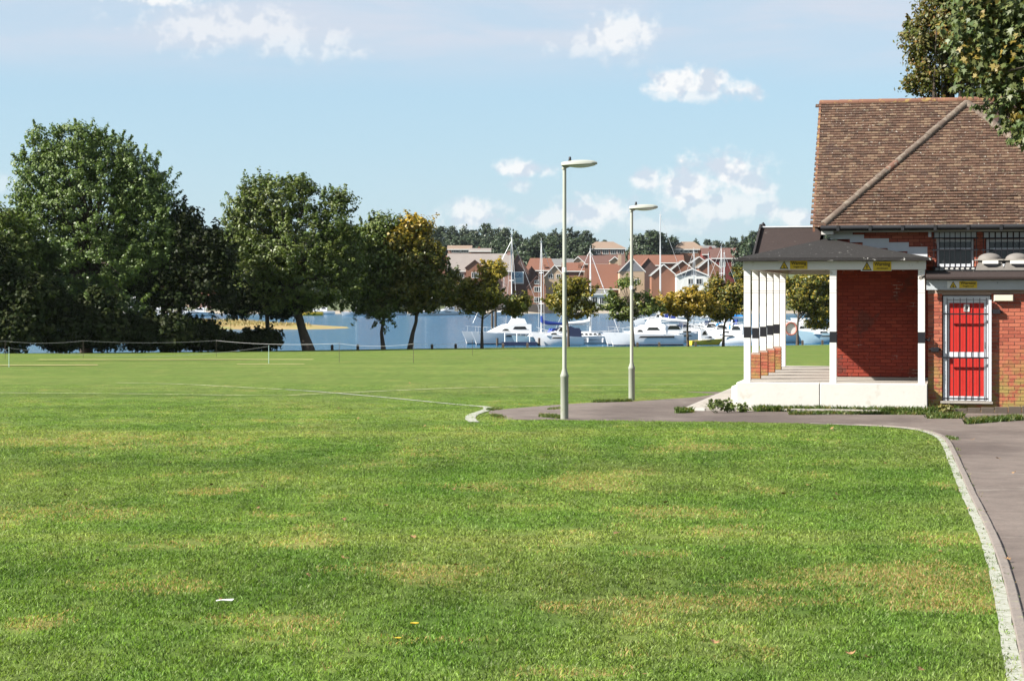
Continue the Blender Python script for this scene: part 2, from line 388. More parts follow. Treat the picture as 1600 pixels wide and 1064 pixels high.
MAT['asphalt'] = asphalt_mat()
MAT['concrete'] = pmat('concrete', (0.27, 0.245, 0.215), 0.9, 0.18, 2.0, 0.3, 60, stain=(0.30, 0.27, 0.23), stain_scale=3)
MAT['edging'] = pmat('edging_concrete', (0.165, 0.14, 0.122), 0.9, 0.25, 6.0, 0.5, 50, stain=(0.22, 0.22, 0.13), stain_scale=5, stain_lo=0.6)
MAT['line'] = pmat('worn_white_line', (0.27, 0.272, 0.23), 0.9, 0.25, 9.0, 0.4, 60, stain=(0.17, 0.175, 0.12), stain_scale=24, stain_lo=0.50)
MAT['chalk'] = pmat('faded_chalk', (0.30, 0.31, 0.17), 0.95, 0.2, 2.0, stain=(0.13, 0.18, 0.035), stain_scale=1.2, stain_lo=0.50)
MAT['straw'] = pmat('straw_strip', (0.27, 0.235, 0.095), 0.95, 0.2, 1.5, stain=(0.16, 0.19, 0.04), stain_scale=0.5, stain_lo=0.5)
MAT['white'] = pmat('white_paint', (0.60, 0.595, 0.57), 0.55, 0.05, 2.0, 0.12, 25, stain=(0.42, 0.39, 0.34), stain_scale=5, stain_lo=0.62)
MAT['plinth'] = pmat('white_render', (0.47, 0.455, 0.42), 0.85, 0.06, 2.0, 0.18, 16, stain=(0.41, 0.385, 0.34), stain_scale=3.6, stain_lo=0.56)
MAT['black'] = pmat('black_paint', (0.012, 0.012, 0.015), 0.45, 0.2, 8)
MAT['gutter'] = pmat('black_gutter', (0.02, 0.02, 0.022), 0.4, 0.2, 5)
MAT['felt'] = pmat('roof_felt', (0.015, 0.013, 0.012), 0.95, 0.25, 5, 0.5, 50, stain=(0.45, 0.43, 0.40), stain_scale=10, stain_lo=0.635)
MAT['feltbrown'] = pmat('brown_felt', (0.027, 0.018, 0.016), 0.95, 0.25, 4, 0.5, 50, stain=(0.22, 0.20, 0.18), stain_scale=9, stain_lo=0.655)
MAT['felt_edge'] = pmat('felt_edge', (0.020, 0.018, 0.018), 0.9, 0.3, 8, 0.5, 30, stain=(0.72, 0.70, 0.66), stain_scale=9, stain_lo=0.60)
MAT['peeling'] = pmat('peeling_fascia', (0.36, 0.385, 0.40), 0.75, 0.1, 4, 0.3, 30, stain=(0.06, 0.055, 0.05), stain_scale=11, stain_lo=0.60)
MAT['lead'] = pmat('lead_flashing', (0.50, 0.51, 0.53), 0.6, 0.1, 5, 0.2, 20)
MAT['mortar'] = pmat('mortar', (0.33, 0.245, 0.20), 0.95, 0.2, 8, 0.4, 60)
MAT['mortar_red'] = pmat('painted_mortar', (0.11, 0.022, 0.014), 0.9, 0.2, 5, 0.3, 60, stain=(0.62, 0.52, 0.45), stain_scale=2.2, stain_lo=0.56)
MAT['brick'] = piece_mat('red_brick', [(0, (0.19, 0.048, 0.032)), (0.4, (0.30, 0.078, 0.046)), (0.75, (0.37, 0.115, 0.066)), (1, (0.24, 0.06, 0.04))],
                         lichen=[((0.36, 0.27, 0.21), 4, 0.66, 0.5)], low=((0.26, 0.19, 0.06), 0.15, 1.25))
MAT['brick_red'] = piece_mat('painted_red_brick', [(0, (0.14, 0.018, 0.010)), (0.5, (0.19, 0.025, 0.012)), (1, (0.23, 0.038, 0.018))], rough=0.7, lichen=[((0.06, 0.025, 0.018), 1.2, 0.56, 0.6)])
MAT['tile'] = piece_mat('clay_roof_tile', [(0, (0.040, 0.024, 0.017)), (0.4, (0.066, 0.036, 0.024)), (0.72, (0.090, 0.050, 0.032)), (0.92, (0.140, 0.094, 0.060)), (1, (0.110, 0.042, 0.024))],
                        lichen=[((0.22, 0.185, 0.12), 11, 0.57, 0.40), ((0.48, 0.46, 0.40), 17, 0.635, 0.9), ((0.05, 0.03, 0.025), 1.6, 0.60, 0.6)])
MAT['tile_under'] = pmat('roof_underlay', (0.045, 0.026, 0.022), 0.95)
MAT['ridge'] = piece_mat('ridge_tile', [(0, (0.075, 0.052, 0.040)), (0.6, (0.115, 0.088, 0.068)), (1, (0.12, 0.05, 0.032))], lichen=[((0.17, 0.145, 0.115), 10, 0.52, 0.7)])
MAT['ridge_top'] = piece_mat('ridge_tile_lichen', [(0, (0.12, 0.055, 0.036)), (1, (0.17, 0.08, 0.05))], lichen=[((0.27, 0.19, 0.06), 6, 0.54, 0.7)])
MAT['red'] = pmat('red_door_paint', (0.40, 0.018, 0.013), 0.55, 0.16, 6, 0.1, 20, spec=0.3, stain=(0.30, 0.035, 0.025), stain_scale=7, stain_lo=0.58)
MAT['alu'] = pmat('white_door_frame', (0.50, 0.52, 0.55), 0.5, 0.06, 5)
MAT['yellow'] = pmat('yellow_sign', (0.55, 0.38, 0.02), 0.5, 0.05, 5)
MAT['ink'] = pmat('black_ink', (0.012, 0.012, 0.012), 0.6, 0.1, 5)
MAT['cream'] = pmat('cream_plastic', (0.56, 0.52, 0.40), 0.5, 0.05, 5)
MAT['cowl'] = pmat('grey_cowl', (0.14, 0.127, 0.115), 0.7, 0.2, 8, 0.2, 30)
MAT['glass'] = pmat('dark_glass', (0.018, 0.020, 0.022), 0.08, 0.1, 3, spec=0.5)
MAT['lamp_green'] = pmat('grey_green_paint', (0.30, 0.31, 0.27), 0.5, 0.08, 3, stain=(0.25, 0.27, 0.19), stain_scale=5, stain_lo=0.64)
MAT['lamp_base'] = pmat('grey_green_base', (0.23, 0.24, 0.20), 0.6, 0.12, 3, stain=(0.20, 0.21, 0.15), stain_scale=4, stain_lo=0.6)
MAT['lens'] = pmat('lamp_lens', (0.50, 0.53, 0.56), 0.15, 0.05, 3, spec=0.6)
MAT['metal'] = pmat('galvanised', (0.45, 0.45, 0.45), 0.45, 0.1, 5, metal=0.6)
MAT['bark'] = pmat('bark', (0.070, 0.055, 0.042), 0.95, 0.3, 6, 0.9, 12)
MAT['timber'] = pmat('dark_timber', (0.075, 0.060, 0.048), 0.9, 0.2, 6, 0.4, 20)
MAT['mud'] = pmat('shore_mud', (0.17, 0.14, 0.10), 0.95, 0.25, 0.4, 0.4, 2)
MAT['gel'] = pmat('gel_coat', (0.66, 0.66, 0.66), 0.25, 0.03, 2, spec=0.5)
MAT['gelblue'] = pmat('pale_blue_hull', (0.30, 0.42, 0.48), 0.3, 0.04, 2, spec=0.5)
MAT['navy'] = pmat('navy_paint', (0.012, 0.018, 0.05), 0.35, 0.1, 2, spec=0.5)
MAT['blue_cloth'] = pmat('blue_canvas', (0.02, 0.045, 0.24), 0.8, 0.15, 3, 0.3, 8)
MAT['brightblue'] = pmat('bright_blue_canvas', (0.02, 0.22, 0.60), 0.8, 0.15, 3, 0.3, 8)
MAT['yel_paint'] = pmat('yellow_paint', (0.50, 0.36, 0.03), 0.4, 0.05, 2)
MAT['mast'] = pmat('mast_alloy', (0.55, 0.55, 0.54), 0.4, 0.04, 2)
MAT['wire'] = pmat('rigging', (0.45, 0.45, 0.45), 0.5, 0.05, 2)
MAT['rope'] = pmat('white_rope', (0.38, 0.38, 0.37), 0.8, 0.05, 5)
MAT['teal'] = pmat('teal_post', (0.35, 0.50, 0.50), 0.6, 0.05, 5)
MAT['redwhite'] = pmat('buoy_red', (0.36, 0.13, 0.10), 0.6, 0.1, 5)
# leaves
MAT['leaf_lime'] = leaf_mat('leaf_lime', (0.016, 0.038, 0.010), (0.105, 0.165, 0.048), (0.20, 0.23, 0.05))
MAT['leaf_green'] = leaf_mat('leaf_green', (0.014, 0.034, 0.008), (0.092, 0.146, 0.030), (0.19, 0.18, 0.03))
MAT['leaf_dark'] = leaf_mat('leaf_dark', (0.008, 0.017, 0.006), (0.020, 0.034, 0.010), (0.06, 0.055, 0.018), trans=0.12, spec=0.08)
MAT['leaf_autumn'] = leaf_mat('leaf_autumn', (0.022, 0.044, 0.008), (0.090, 0.115, 0.018), (0.42, 0.27, 0.028))
MAT['leaf_maple'] = leaf_mat('leaf_maple', (0.022, 0.050, 0.014), (0.098, 0.140, 0.046), (0.32, 0.20, 0.035), spec=0.3)
MAT['leaf_back'] = leaf_mat('leaf_back', (0.020, 0.044, 0.009), (0.085, 0.122, 0.024), (0.24, 0.12, 0.03))
MAT['leaf_far'] = leaf_mat('leaf_far', (0.011, 0.026, 0.011), (0.034, 0.056, 0.023), (0.07, 0.07, 0.022), trans=0.1)
MAT['weed'] = leaf_mat('weed_leaf', (0.050, 0.092, 0.018), (0.125, 0.180, 0.040), (0.26, 0.21, 0.07))
MAT['fallen'] = pmat('fallen_leaf', (0.20, 0.115, 0.05), 0.8, 0.2, 30, isl=0.45)

# ================================================================== the ground
def shore(x):
    if x < -45: return shore(-45) + 0.35 * (x + 45)
    if x > 60: return shore(60) + 1.2 * (x - 60)
    return 160 + 0.84 * x + 0.012 * x * x if x > 0 else 160 + 0.84 * x
def swell(x, y): return 0.0 if y < 70 else 0.06 * math.sin(x * 0.11 + 1.3) * min(1, (y - 70) / 40)
def build_lawn():
    xs = [-160 + 5 * i for i in range(68)]
    nt_ = 60; v = []; f = []
    for x in xs:
        ys = shore(x)
        for j in range(nt_ + 1):
            t = j / nt_; y = -50 + (ys + 50) * t; v.append((x, y, gz(y) + swell(x, y)))
    for i in range(len(xs) - 1):
        for j in range(nt_):
            a = i * (nt_ + 1) + j; f.append((a, a + nt_ + 1, a + nt_ + 2, a + 1))
    m = MB(); m.add(v, f); o = m.build('lawn', MAT['lawn'], smooth=True); tag(o, kind='structure')
    m = MB(); secs = []
    for x in xs:
        ys = shore(x); z = gz(ys) + swell(x, ys)
        secs.append([(x, ys, z - 0.004), (x, ys + 0.5, z - 0.25), (x, ys + 3.0, WATER + 0.2), (x, ys + 8, WATER - 0.6)])
    m.loft(secs, close=False, caps=False); tag(m.build('shore_bank', MAT['mud'], smooth=True), kind='structure')
build_lawn()

def water_mat():
    m, nt, b, out = mat_new('water')
    p = wpos(nt); mp = N(nt, 'ShaderNodeMapping'); mp.inputs['Scale'].default_value = (0.35, 1.0, 1); nt.links.new(p, mp.inputs[0])
    b.inputs['Base Color'].default_value = (0.004, 0.070, 0.145, 1); b.inputs['Roughness'].default_value = 0.12
    b.inputs['Specular IOR Level'].default_value = 0.5
    h = M(nt, 'ADD', M(nt, 'MULTIPLY', NOISE(nt, mp.outputs[0], 0.55, 4, 0.6), 0.5), M(nt, 'MULTIPLY', NOISE(nt, mp.outputs[0], 2.2, 3, 0.6), 0.22))
    bp = N(nt, 'ShaderNodeBump'); bp.inputs['Strength'].default_value = 1.0; bp.inputs['Distance'].default_value = 1.6
    nt.links.new(h, bp.inputs['Height']); nt.links.new(bp.outputs[0], b.inputs['Normal'])
    return m
MAT['water'] = water_mat()
m = MB(); m.add([(-900, 60, WATER), (900, 60, WATER), (900, 760, WATER), (-900, 760, WATER)], [(0, 1, 2, 3)])
tag(m.build('harbour_water', MAT['water']), kind='structure')

def fz(y):
    if y < 618: return WATER - 1.0
    return -3.9 + max(0, y - 622) * 0.072
MAT['farbank'] = pmat('far_bank_ground', (0.06, 0.075, 0.03), 0.95, 0.3, 0.03)
MAT['farshore'] = pmat('far_shore_stone', (0.25, 0.215, 0.17), 0.95, 0.25, 0.05)
m = MB(); secs = []
for x in np.linspace(-900, 900, 61):
    w = 5 * math.sin(x * 0.02) + 3 * math.sin(x * 0.057)
    secs.append([(x, 618 + w, WATER - 1), (x, 622 + w, -3.2)])
m.loft(secs, close=False, caps=False); tag(m.build('far_shore', MAT['farshore'], smooth=True), kind='structure')
m = MB(); secs = []
for x in np.linspace(-900, 900, 61):
    w = 5 * math.sin(x * 0.02) + 3 * math.sin(x * 0.057)
    row = [(x, 621.5 + w, -3.25)]
    for y in (640, 680, 730, 790, 850, 920, 1000, 1150, 1500): row.append((x, y, fz(y) if y < 1000 else fz(1000) - (y - 1000) * 0.03))
    secs.append(row)
m.loft(secs, close=False, caps=False); tag(m.build('far_hillside', MAT['farbank'], smooth=True), kind='structure')

# salt marsh spit on the left of the channel
def build_marsh():
    MAT['marsh'] = pmat('marsh_grass', (0.24, 0.17, 0.065), 0.95, 0.3, 0.25, 0.6, 1.0, stain=(0.16, 0.17, 0.05), stain_scale=0.12, stain_lo=0.5)
    nx, ny = 70, 16; v = []; f = []
    rnd = random.Random(3)
    for i in range(nx + 1):
        x = -150 + (150 - 26) * i / nx
        for j in range(ny + 1):
            t = j / ny; taper = min(1.0, (nx - i) / 16.0) ** 0.7
            yc = 350 + 30 * (1 - i / nx); hw = 10 + 38 * taper * (0.8 + 0.3 * math.sin(i * 0.5))
            y = yc + (t - 0.35) * 2 * hw * 0.8
            e = math.sin(math.pi * t) ** 0.55 * taper
            v.append((x, y, WATER - 0.25 + e * (1.0 + 0.35 * rnd.random())))
    for i in range(nx):
        for j in range(ny):
            a = i * (ny + 1) + j; f.append((a, a + ny + 1, a + ny + 2, a + 1))
    m = MB(); m.add(v, f); o = m.build('salt_marsh', MAT['marsh'], smooth=True); tag(o, kind='structure')
    # reeds standing on it
    n = 24000; me = np.array(v); pick = me[RNG.integers(0, len(me), n)]
    pick = pick[pick[:, 2] > WATER + 0.35]; n = len(pick)
    pick = pick + np.stack([RNG.uniform(-1, 1, n), RNG.uniform(-3, 3, n), np.full(n, -0.3)], 1)
    h = RNG.uniform(0.45, 0.85, n); w = RNG.uniform(0.05, 0.14, n); a = RNG.uniform(0, np.pi, n)
    d = np.stack([np.cos(a) * w, np.sin(a) * w, np.zeros(n)], 1); ln = np.stack([RNG.normal(0, .25, n), RNG.normal(0, .25, n), h], 1)
    V = np.stack([pick - d, pick + d, pick + ln + d * .2, pick + ln - d * .2], 1).reshape(-1, 3)
    MAT['reed'] = leaf_mat('reed', (0.17, 0.12, 0.045), (0.30, 0.22, 0.09), (0.14, 0.14, 0.04), 0.2)
    o = np_mesh('marsh_reeds', V, 4, MAT['reed'], {'tint': RNG.random(n) * 0.5}); tag(o, 'tawny reeds growing over the low marsh spit', 'reeds', kind='stuff')
build_marsh()

# ------------------------------------------------------------------ paths
def pts_ground(lst, dz=0.0):
    out = []
    for px, py in lst:
        g = gpt(px, py); out.append(Vector((g.x, g.y, g.z + dz)))
    return out
KERB_PX = [(1625, 1120), (1612, 1064), (1591, 971), (1569, 885), (1543, 820), (1521, 776), (1501, 732), (1482, 692), (1466, 680), (1440, 672.5), (1400, 668), (1300, 663), (1200, 660.5), (1050, 658.5), (900, 656.5)]
def smooth_line(pts, step=0.35):
    """Catmull-Rom through the points, then evenly spaced"""
    pts = [Vector(p) for p in pts]; dense = []
    for i in range(len(pts) - 1):
        p0 = pts[max(i - 1, 0)]; p1 = pts[i]; p2 = pts[i + 1]; p3 = pts[min(i + 2, len(pts) - 1)]
        for k in range(24):
            t = k / 24
            dense.append(0.5 * ((2 * p1) + (p2 - p0) * t + (2 * p0 - 5 * p1 + 4 * p2 - p3) * t * t + (3 * p1 - p0 - 3 * p2 + p3) * t ** 3))
    dense.append(pts[-1]); out = [dense[0]]; acc = 0
    for a, b in zip(dense, dense[1:]):
        acc += (b - a).length
        if acc >= step: out.append(b); acc = 0
    return out
kerb = smooth_line(pts_ground(KERB_PX), 0.25)
left_end = pts_ground([(860, 656), (800, 655.5), (778, 651), (764, 645.5), (770, 641), (795, 639), (830, 636), (870, 632.8), (930, 629), (985, 627.5), (1040, 624), (1090, 620.5), (1120, 615)])
path_outline = [Vector((kerb[0].x - 0.2, 3.0, 0))] + kerb + smooth_line(left_end, 0.4) + [Vector((4.6, 52, 0)), Vector((9, 52, 0)), Vector((60, 40, 0)), Vector((60, -30, 0)), Vector((2.4, -30, 0))]
path_outline = [Vector((p.x, p.y, gz(p.y) + 0.006)) for p in path_outline]
m = MB(); m.poly(path_outline, (0, 0, -0.05)); path = m.build('asphalt_path', MAT['asphalt']); tag(path, kind='structure')
PATH_POLY = np.array([(p.x, p.y) for p in path_outline])
def in_poly(poly, x, y):
    inside = np.zeros(len(x), bool); n = len(poly); j = n - 1
    for i in range(n):
        xi, yi = poly[i]; xj, yj = poly[j]
        c = ((yi > y) != (yj > y)) & (x < (xj - xi) * (y - yi) / (yj - yi + 1e-12) + xi)
        inside ^= c; j = i
    return inside
def ribbon(pts, w, dz, off=0.0, jit=0.0):
    """flat strip along pts, as cross-sections"""
    secs = []
    for i, p in enumerate(pts):
        t = (pts[min(i + 1, len(pts) - 1)] - pts[max(i - 1, 0)]); t.z = 0; t.normalize(); n = Vector((-t.y, t.x, 0))
        a = p + n * (off - w / 2 + random.uniform(-jit, jit)); b = p + n * (off + w / 2 + random.uniform(-jit, jit))
        secs.append([(a.x, a.y, gz(a.y) + dz), (b.x, b.y, gz(b.y) + dz)])
    return secs
# precast edging stones, one by one, along the path
kd = smooth_line(pts_ground(KERB_PX[:12]), 0.62)
for i in range(len(kd) - 1):
    a, b = kd[i], kd[i + 1]; t = (b - a); L = t.length; c = (a + b) / 2
    m = MB(); hx = L / 2 - 0.011; m.box(-hx, hx, -0.034, 0.034, -0.10, 0.026 + random.uniform(-.004, .004))
    o = m.build('edging_stone', MAT['edging'], path, bevel=0.008); o.location = c
    o.rotation_euler = (random.uniform(-.02, .02), -math.atan2(t.z, math.hypot(t.x, t.y)), math.atan2(t.y, t.x))
m = MB(); m.loft(ribbon(kerb[:int(len(kerb) * 0.86)], 0.080, 0.012, off=0.076, jit=0.006), close=False, caps=False)
tag(m.build('white_edge_line', MAT['line']), kind='structure')
loop = smooth_line(pts_ground([(741, 660), (736, 657), (735, 653), (739, 648.5), (752, 644), (761, 640.5), (762, 637.5), (752, 635.5), (738, 634.5)]), 0.3)
m = MB(); m.loft(ribbon(loop, 0.19, 0.012, jit=0.01), close=False, caps=False); tag(m.build('white_edge_line', MAT['line']), kind='structure')
ln = smooth_line(pts_ground([(752, 635.5), (700, 631), (640, 625), (560, 617.5), (500, 612.5), (440, 608.5)]), 1.0)
m = MB(); m.loft(ribbon(ln, 0.13, 0.010), close=False, caps=False); tag(m.build('pitch_line', MAT['line']), kind='structure')
ln = smooth_line(pts_ground([(440, 608.5), (350, 604), (270, 600), (150, 598)]), 1.0)
m = MB(); m.loft(ribbon(ln, 0.16, 0.010), close=False, caps=False); tag(m.build('pitch_line', MAT['chalk']), kind='structure')
for row in ([(-200, 613), (0, 614), (200, 615.5), (400, 618), (470, 617), (700, 607), (900, 602.5), (1060, 601)],):
    ln = smooth_line(pts_ground(row), 1.0); m = MB(); m.loft(ribbon(ln, 0.17, 0.009), close=False, caps=False)
    tag(m.build('pitch_line', MAT['chalk']), kind='structure')
for (a, b, w) in (((-150, 571.5), (190, 570), 1.5), ((60, 562), (720, 561.5), 1.5), ((370, 569), (560, 568.5), 1.0)):
    ln = smooth_line(pts_ground([a, ((a[0] + b[0]) / 2, (a[1] + b[1]) / 2), b]), 2.0); m = MB(); m.loft(ribbon(ln, w, 0.008, jit=.1), close=False, caps=False)
    tag(m.build('cricket_strip', MAT['straw']), kind='structure')

# ================================================================== the clubhouse group
YAW = R(12.5); CY, SY = math.cos(YAW), math.sin(YAW)
Y0 = 40.5; X0 = (1168 - 800) * Y0 / F
def BU(px, v):
    """how far along the front a point at depth v stands that the photograph shows in column px"""
    k = (px - 800) / F
    return (k * (Y0 + CY * v) - X0 - SY * v) / (CY + k * SY)
def BZ(py, u, v): return EYE + (HY - py) * (Y0 - SY * u + CY * v) / F
def bframe(name, label, cat): return empty(name, (X0, Y0, 0), -YAW, label, cat)
FLOOR = BZ(597, 0, 0)
U_MID = BU(1302, 0); U_R = BU(1440, 0); WALL_V = 1.68; WALL_U = BU(1308, WALL_V)
ANX_U = BU(1450, 0.05); ANX_V = 0.05
NB = 0; SP = 1.74

def brick_field(parent, u0, u1, z0, z1, v, matb, holes=(), face='front', maxobj=300, length=0.215, course=0.0735, name='brick'):
    """stretcher-bond bricks standing proud of the mortar; the first maxobj are objects, the rest one mesh"""
    items = []; nz = int((z1 - z0) / course)
    for j in range(nz):
        z = z0 + (j + 0.5) * course; off = (j % 2) * 0.112
        x = u0 - off
        while x < u1 - 0.03:
            a = max(x, u0); b = min(x + length, u1); x += length + 0.010
            if b - a < 0.04: continue
            segs = [(a, b)]
            for (h0, h1, g0, g1) in holes:
                if z + course / 2 > g0 and z - course / 2 < g1:
                    ns = []
                    for (p, q) in segs:
                        if q <= h0 or p >= h1: ns.append((p, q)); continue
                        if p < h0 - 0.03: ns.append((p, h0))
                        if q > h1 + 0.03: ns.append((h1, q))
                    segs = ns
            for (p, q) in segs:
                if q - p > 0.035: items.append(((p + q) / 2, z, q - p))
    return items
def brick_wall(parent, items, v, mat, nobj, name='brick', axis='u', depth=0.03, proud=0.011, h=0.0635):
    """items: (centre along the wall, height, length)"""
    cache = {}
    order = list(range(len(items)))
    for i in order[:nobj]:
        c, z, L = items[i]; key = round(L, 3)
        if key not in cache:
            m = MB()
            if axis == 'u': m.box(-L/2, L/2, -proud, depth, -h/2, h/2)
            else: m.box(-proud, depth, -L/2, L/2, -h/2, h/2)
            o = m.build(name, mat, parent, bevel=0.003); cache[key] = o.data
        else: o = new_obj(name, cache[key], None, parent)
        j = random.uniform(-.003, .002)
        o.location = (c, v + j, z) if axis == 'u' else (v + j, c, z)
    rest = [items[i] for i in order[nobj:]]
    if rest:
        c = np.array([(a, v + (depth - proud) / 2 + random.uniform(-.003, .002), z) if axis == 'u' else (v + (depth - proud) / 2, a, z) for a, z, L in rest])
        hf = np.array([(L/2, (depth + proud) / 2, h/2) if axis == 'u' else ((depth + proud) / 2, L/2, h/2) for a, z, L in rest])
        o = np_boxes('brickwork', c, hf, np.eye(3), mat, parent); tag(o, kind='stuff')

# ---------- main building
def build_clubhouse():
    B = bframe('clubhouse', 'red brick clubhouse with a steep lichened clay tile roof', 'clubhouse')
    u_l = BU(1287, WALL_V - 0.28); zE = BZ(354, u_l, WALL_V - 0.28)
    v_e = WALL_V - 0.28; rise_v = 2.78; u_ap = BU(1511, v_e + rise_v); z_ap = BZ(163, u_ap, v_e + rise_v)
    u_r = 2 * u_ap - u_l
    # walls
    wall = MB(); wt = zE - 0.05
    wins = []
    for a, b in ((1464, 1521), (1541, 1607)):
        wins.append((BU(a, WALL_V), BU(b, WALL_V), BZ(418, BU(a, WALL_V), WALL_V), BZ(374, BU(a, WALL_V), WALL_V)))
    xs = [WALL_U, wins[0][0], wins[0][1], wins[1][0], wins[1][1], u_r - 0.28]
    zb = FLOOR - 0.9
    for i in range(5):
        if i in (1, 3):
            w = wins[i // 2]; wall.box(xs[i], xs[i+1], WALL_V, WALL_V + 0.25, zb, w[2]); wall.box(xs[i], xs[i+1], WALL_V, WALL_V + 0.25, w[3], wt)
        else: wall.box(xs[i], xs[i+1], WALL_V, WALL_V + 0.25, zb, wt)
    wall.box(WALL_U, WALL_U + 0.25, WALL_V + 0.26, 9.0, zb, wt)
    wall.box(u_r - 0.53, u_r - 0.28, WALL_V + 0.26, 9.0, zb, wt)
    wall.box(WALL_U, u_r - 0.28, 9.01, 9.26, zb, wt)
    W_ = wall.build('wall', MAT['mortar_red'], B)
    # bricks of the sheltered part, then of the strip under the eaves
    it = brick_field(B, WALL_U + 0.002, 3.62, FLOOR + 0.07, FLOOR + 2.36, WALL_V, None)
    up = brick_field(B, 1.95, u_ap + 1.6, FLOOR + 2.36, wt - 0.02, WALL_V, None, holes=[(w[0] - .02, w[1] + .02, w[2], w[3] + .14) for w in wins])
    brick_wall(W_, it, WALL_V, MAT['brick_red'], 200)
    brick_wall(W_, up, WALL_V, MAT['brick'], 100)
    side = brick_field(B, WALL_V + 0.01, 8.9, FLOOR + 0.07, FLOOR + 2.3, WALL_U, None)
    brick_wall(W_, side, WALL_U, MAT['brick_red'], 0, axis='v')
    m = MB(); m.box(WALL_U - 0.02, 3.9, WALL_V - 0.035, WALL_V - 0.002, FLOOR - 0.02, FLOOR + 0.055); m.build('skirting', MAT['concrete'], B)
    # windows behind bars
    for w in wins:
        fr = MB(); t = 0.055; v0, v1 = WALL_V + 0.03, WALL_V + 0.09
        fr.box(w[0], w[0]+t, v0, v1, w[2], w[3]); fr.box(w[1]-t, w[1], v0, v1, w[2], w[3])
        fr.box(w[0]+t, w[1]-t, v0, v1, w[2], w[2]+t*1.3); fr.box(w[0]+t, w[1]-t, v0, v1, w[3]-t, w[3])
        fr.box(w[0]+t, w[1]-t, v0+.012, v1-.012, w[3]-0.21, w[3]-0.18)
        win = fr.build('window', MAT['alu'], B, bevel=0.004)
        g = MB(); g.box(w[0]+t, w[1]-t, WALL_V+.062, WALL_V+.07, w[2]+t, w[3]-t); g.build('pane', MAT['glass'], win)
        s = MB(); s.box(w[0]-.03, w[1]+.03, WALL_V-.05, WALL_V+.05, w[2]-.06, w[2]-.002); s.build('sill', MAT['white'], win)
        br = MB(); n = 8; zt = w[3] + 0.17; zl = w[2] - 0.07
        for k in range(n + 1):
            u = w[0] - 0.06 + (w[1] - w[0] + 0.12) * k / n
            br.tube([(u, WALL_V - 0.10, zl), (u, WALL_V - 0.10, zt)], 0.0085, 6)
        for z in (zl + .07, zl + (zt - zl) * .52, w[3] + .02, zt - .02):
            br.box(w[0] - 0.10, w[1] + 0.10, WALL_V - 0.105, WALL_V - 0.085, z - .012, z + .012)
        br.build('window_bars', MAT['black'], win)
        for k in range(n):
            u = w[0] - 0.06 + (w[1] - w[0] + 0.12) * (k + .5) / n
            lb = MB(); lb.box(u - .045, u + .045, WALL_V - 0.03, WALL_V - 0.001, w[3] + .03, w[3] + .15); lb.build('lintel_block', MAT['alu'], win)
    ub = BU(1453, WALL_V); m = MB(); m.box(ub - .03, ub + .03, WALL_V - .10, WALL_V - .002, wt - .18, wt - .01); m.build('hopper', MAT['alu'], B)
    # roof: hipped wing in front of the main range
    H = MB(); ap = (u_ap, v_e + rise_v, z_ap); Lc = (u_l, v_e, zE); Rc = (u_r, v_e, zE)
    back = 8.6
    H.add([Lc, Rc, ap, (u_ap, back, z_ap), (u_l, back, zE), (u_r, back, zE)], [(0, 1, 2), (0, 2, 3, 4), (1, 5, 3, 2), (4, 3, 5), (0, 4, 5, 1)])
    roof = H.build('roof', MAT['tile_under'], B)
    v2 = v_e + 0.85; v_rg = v2 + 3.0; ug = BU(1271, v2); zE2 = BZ(355, ug, v2); ug2 = BU(1281, v_rg); zR = BZ(162, ug2, v_rg)
    G = MB()
    G.add([(ug, v2, zE2), (u_r + 3, v2, zE2), (u_r + 3, v_rg, zR), (ug2, v_rg, zR), (ug, 2*v_rg - v2, zE2), (u_r + 3, 2*v_rg - v2, zE2)],
          [(0, 1, 2, 3), (3, 2, 5, 4), (0, 3, 4), (1, 5, 2), (0, 4, 5, 1)])
    G.build('main_roof', MAT['tile_under'], roof)
    # tiles
    def tile_plane(P0, P1, Ptop, inside, gauge=0.088, width=0.152):
        """courses between the eave P0-P1 and the line through Ptop; returns centres and the frame"""
        P0, P1, Ptop = Vector(P0), Vector(P1), Vector(Ptop)
        ud = (P1 - P0).normalized(); s = Ptop - P0; s = s - ud * s.dot(ud); L = s.length; sd_ = s.normalized(); nn = ud.cross(sd_).normalized()
        if nn.z < 0: nn = -nn
        nc = int(L / gauge); W_l = (P1 - P0).length; out = []
        for j in range(nc + 1):
            t = (j + 0.5) * gauge - 0.02
            k = -int(3.0 / width) if False else 0
            x = -0.15 + (j % 2) * width / 2
            while x < W_l + 0.1:
                c = P0 + ud * (x + width / 2) + sd_ * t
                if inside(c): out.append((c, j))
                x += width
        return out, ud, sd_, nn
    def inside_hip(c):
        t = (c.z - zE) / (z_ap - zE); return t < 1 and u_l + (u_ap - u_l) * t - .02 < c.x < u_r - (u_r - u_ap) * t + .02 and c.x < u_ap + 3.0
    def inside_main(c):
        t = (c.z - zE2) / (zR - zE2); tl = (c.z - zE) / (z_ap - zE)
        return 0 <= t < 1.0 and c.x > ug + (ug2 - ug) * t - .02 and c.x < u_l + (u_ap - u_l) * min(max(tl, 0), 1) + 0.55
    hipt, ud, sd1, n1 = tile_plane(Lc, Rc, ap, inside_hip)
    mnt, ud2, sd2, n2 = tile_plane((ug, v2, zE2), (u_r + 3, v2, zE2), (ug2, v_rg, zR), inside_main)
    tw, tl, tt = 0.148, 0.135, 0.020
    tm = MB(); tm.add([(-tw/2,-tl/2,0),(tw/2,-tl/2,0),(tw/2,tl/2,0),(-tw/2,tl/2,0),(-tw/2,-tl/2,tt),(tw/2,-tl/2,tt),(tw/2,tl/2,tt*.4),(-tw/2,tl/2,tt*.4)],
                      [(0,3,2,1),(4,5,6,7),(0,1,5,4),(1,2,6,5),(2,3,7,6),(3,0,4,7)])
    tile_mesh = None; cnt = 0; rest = []
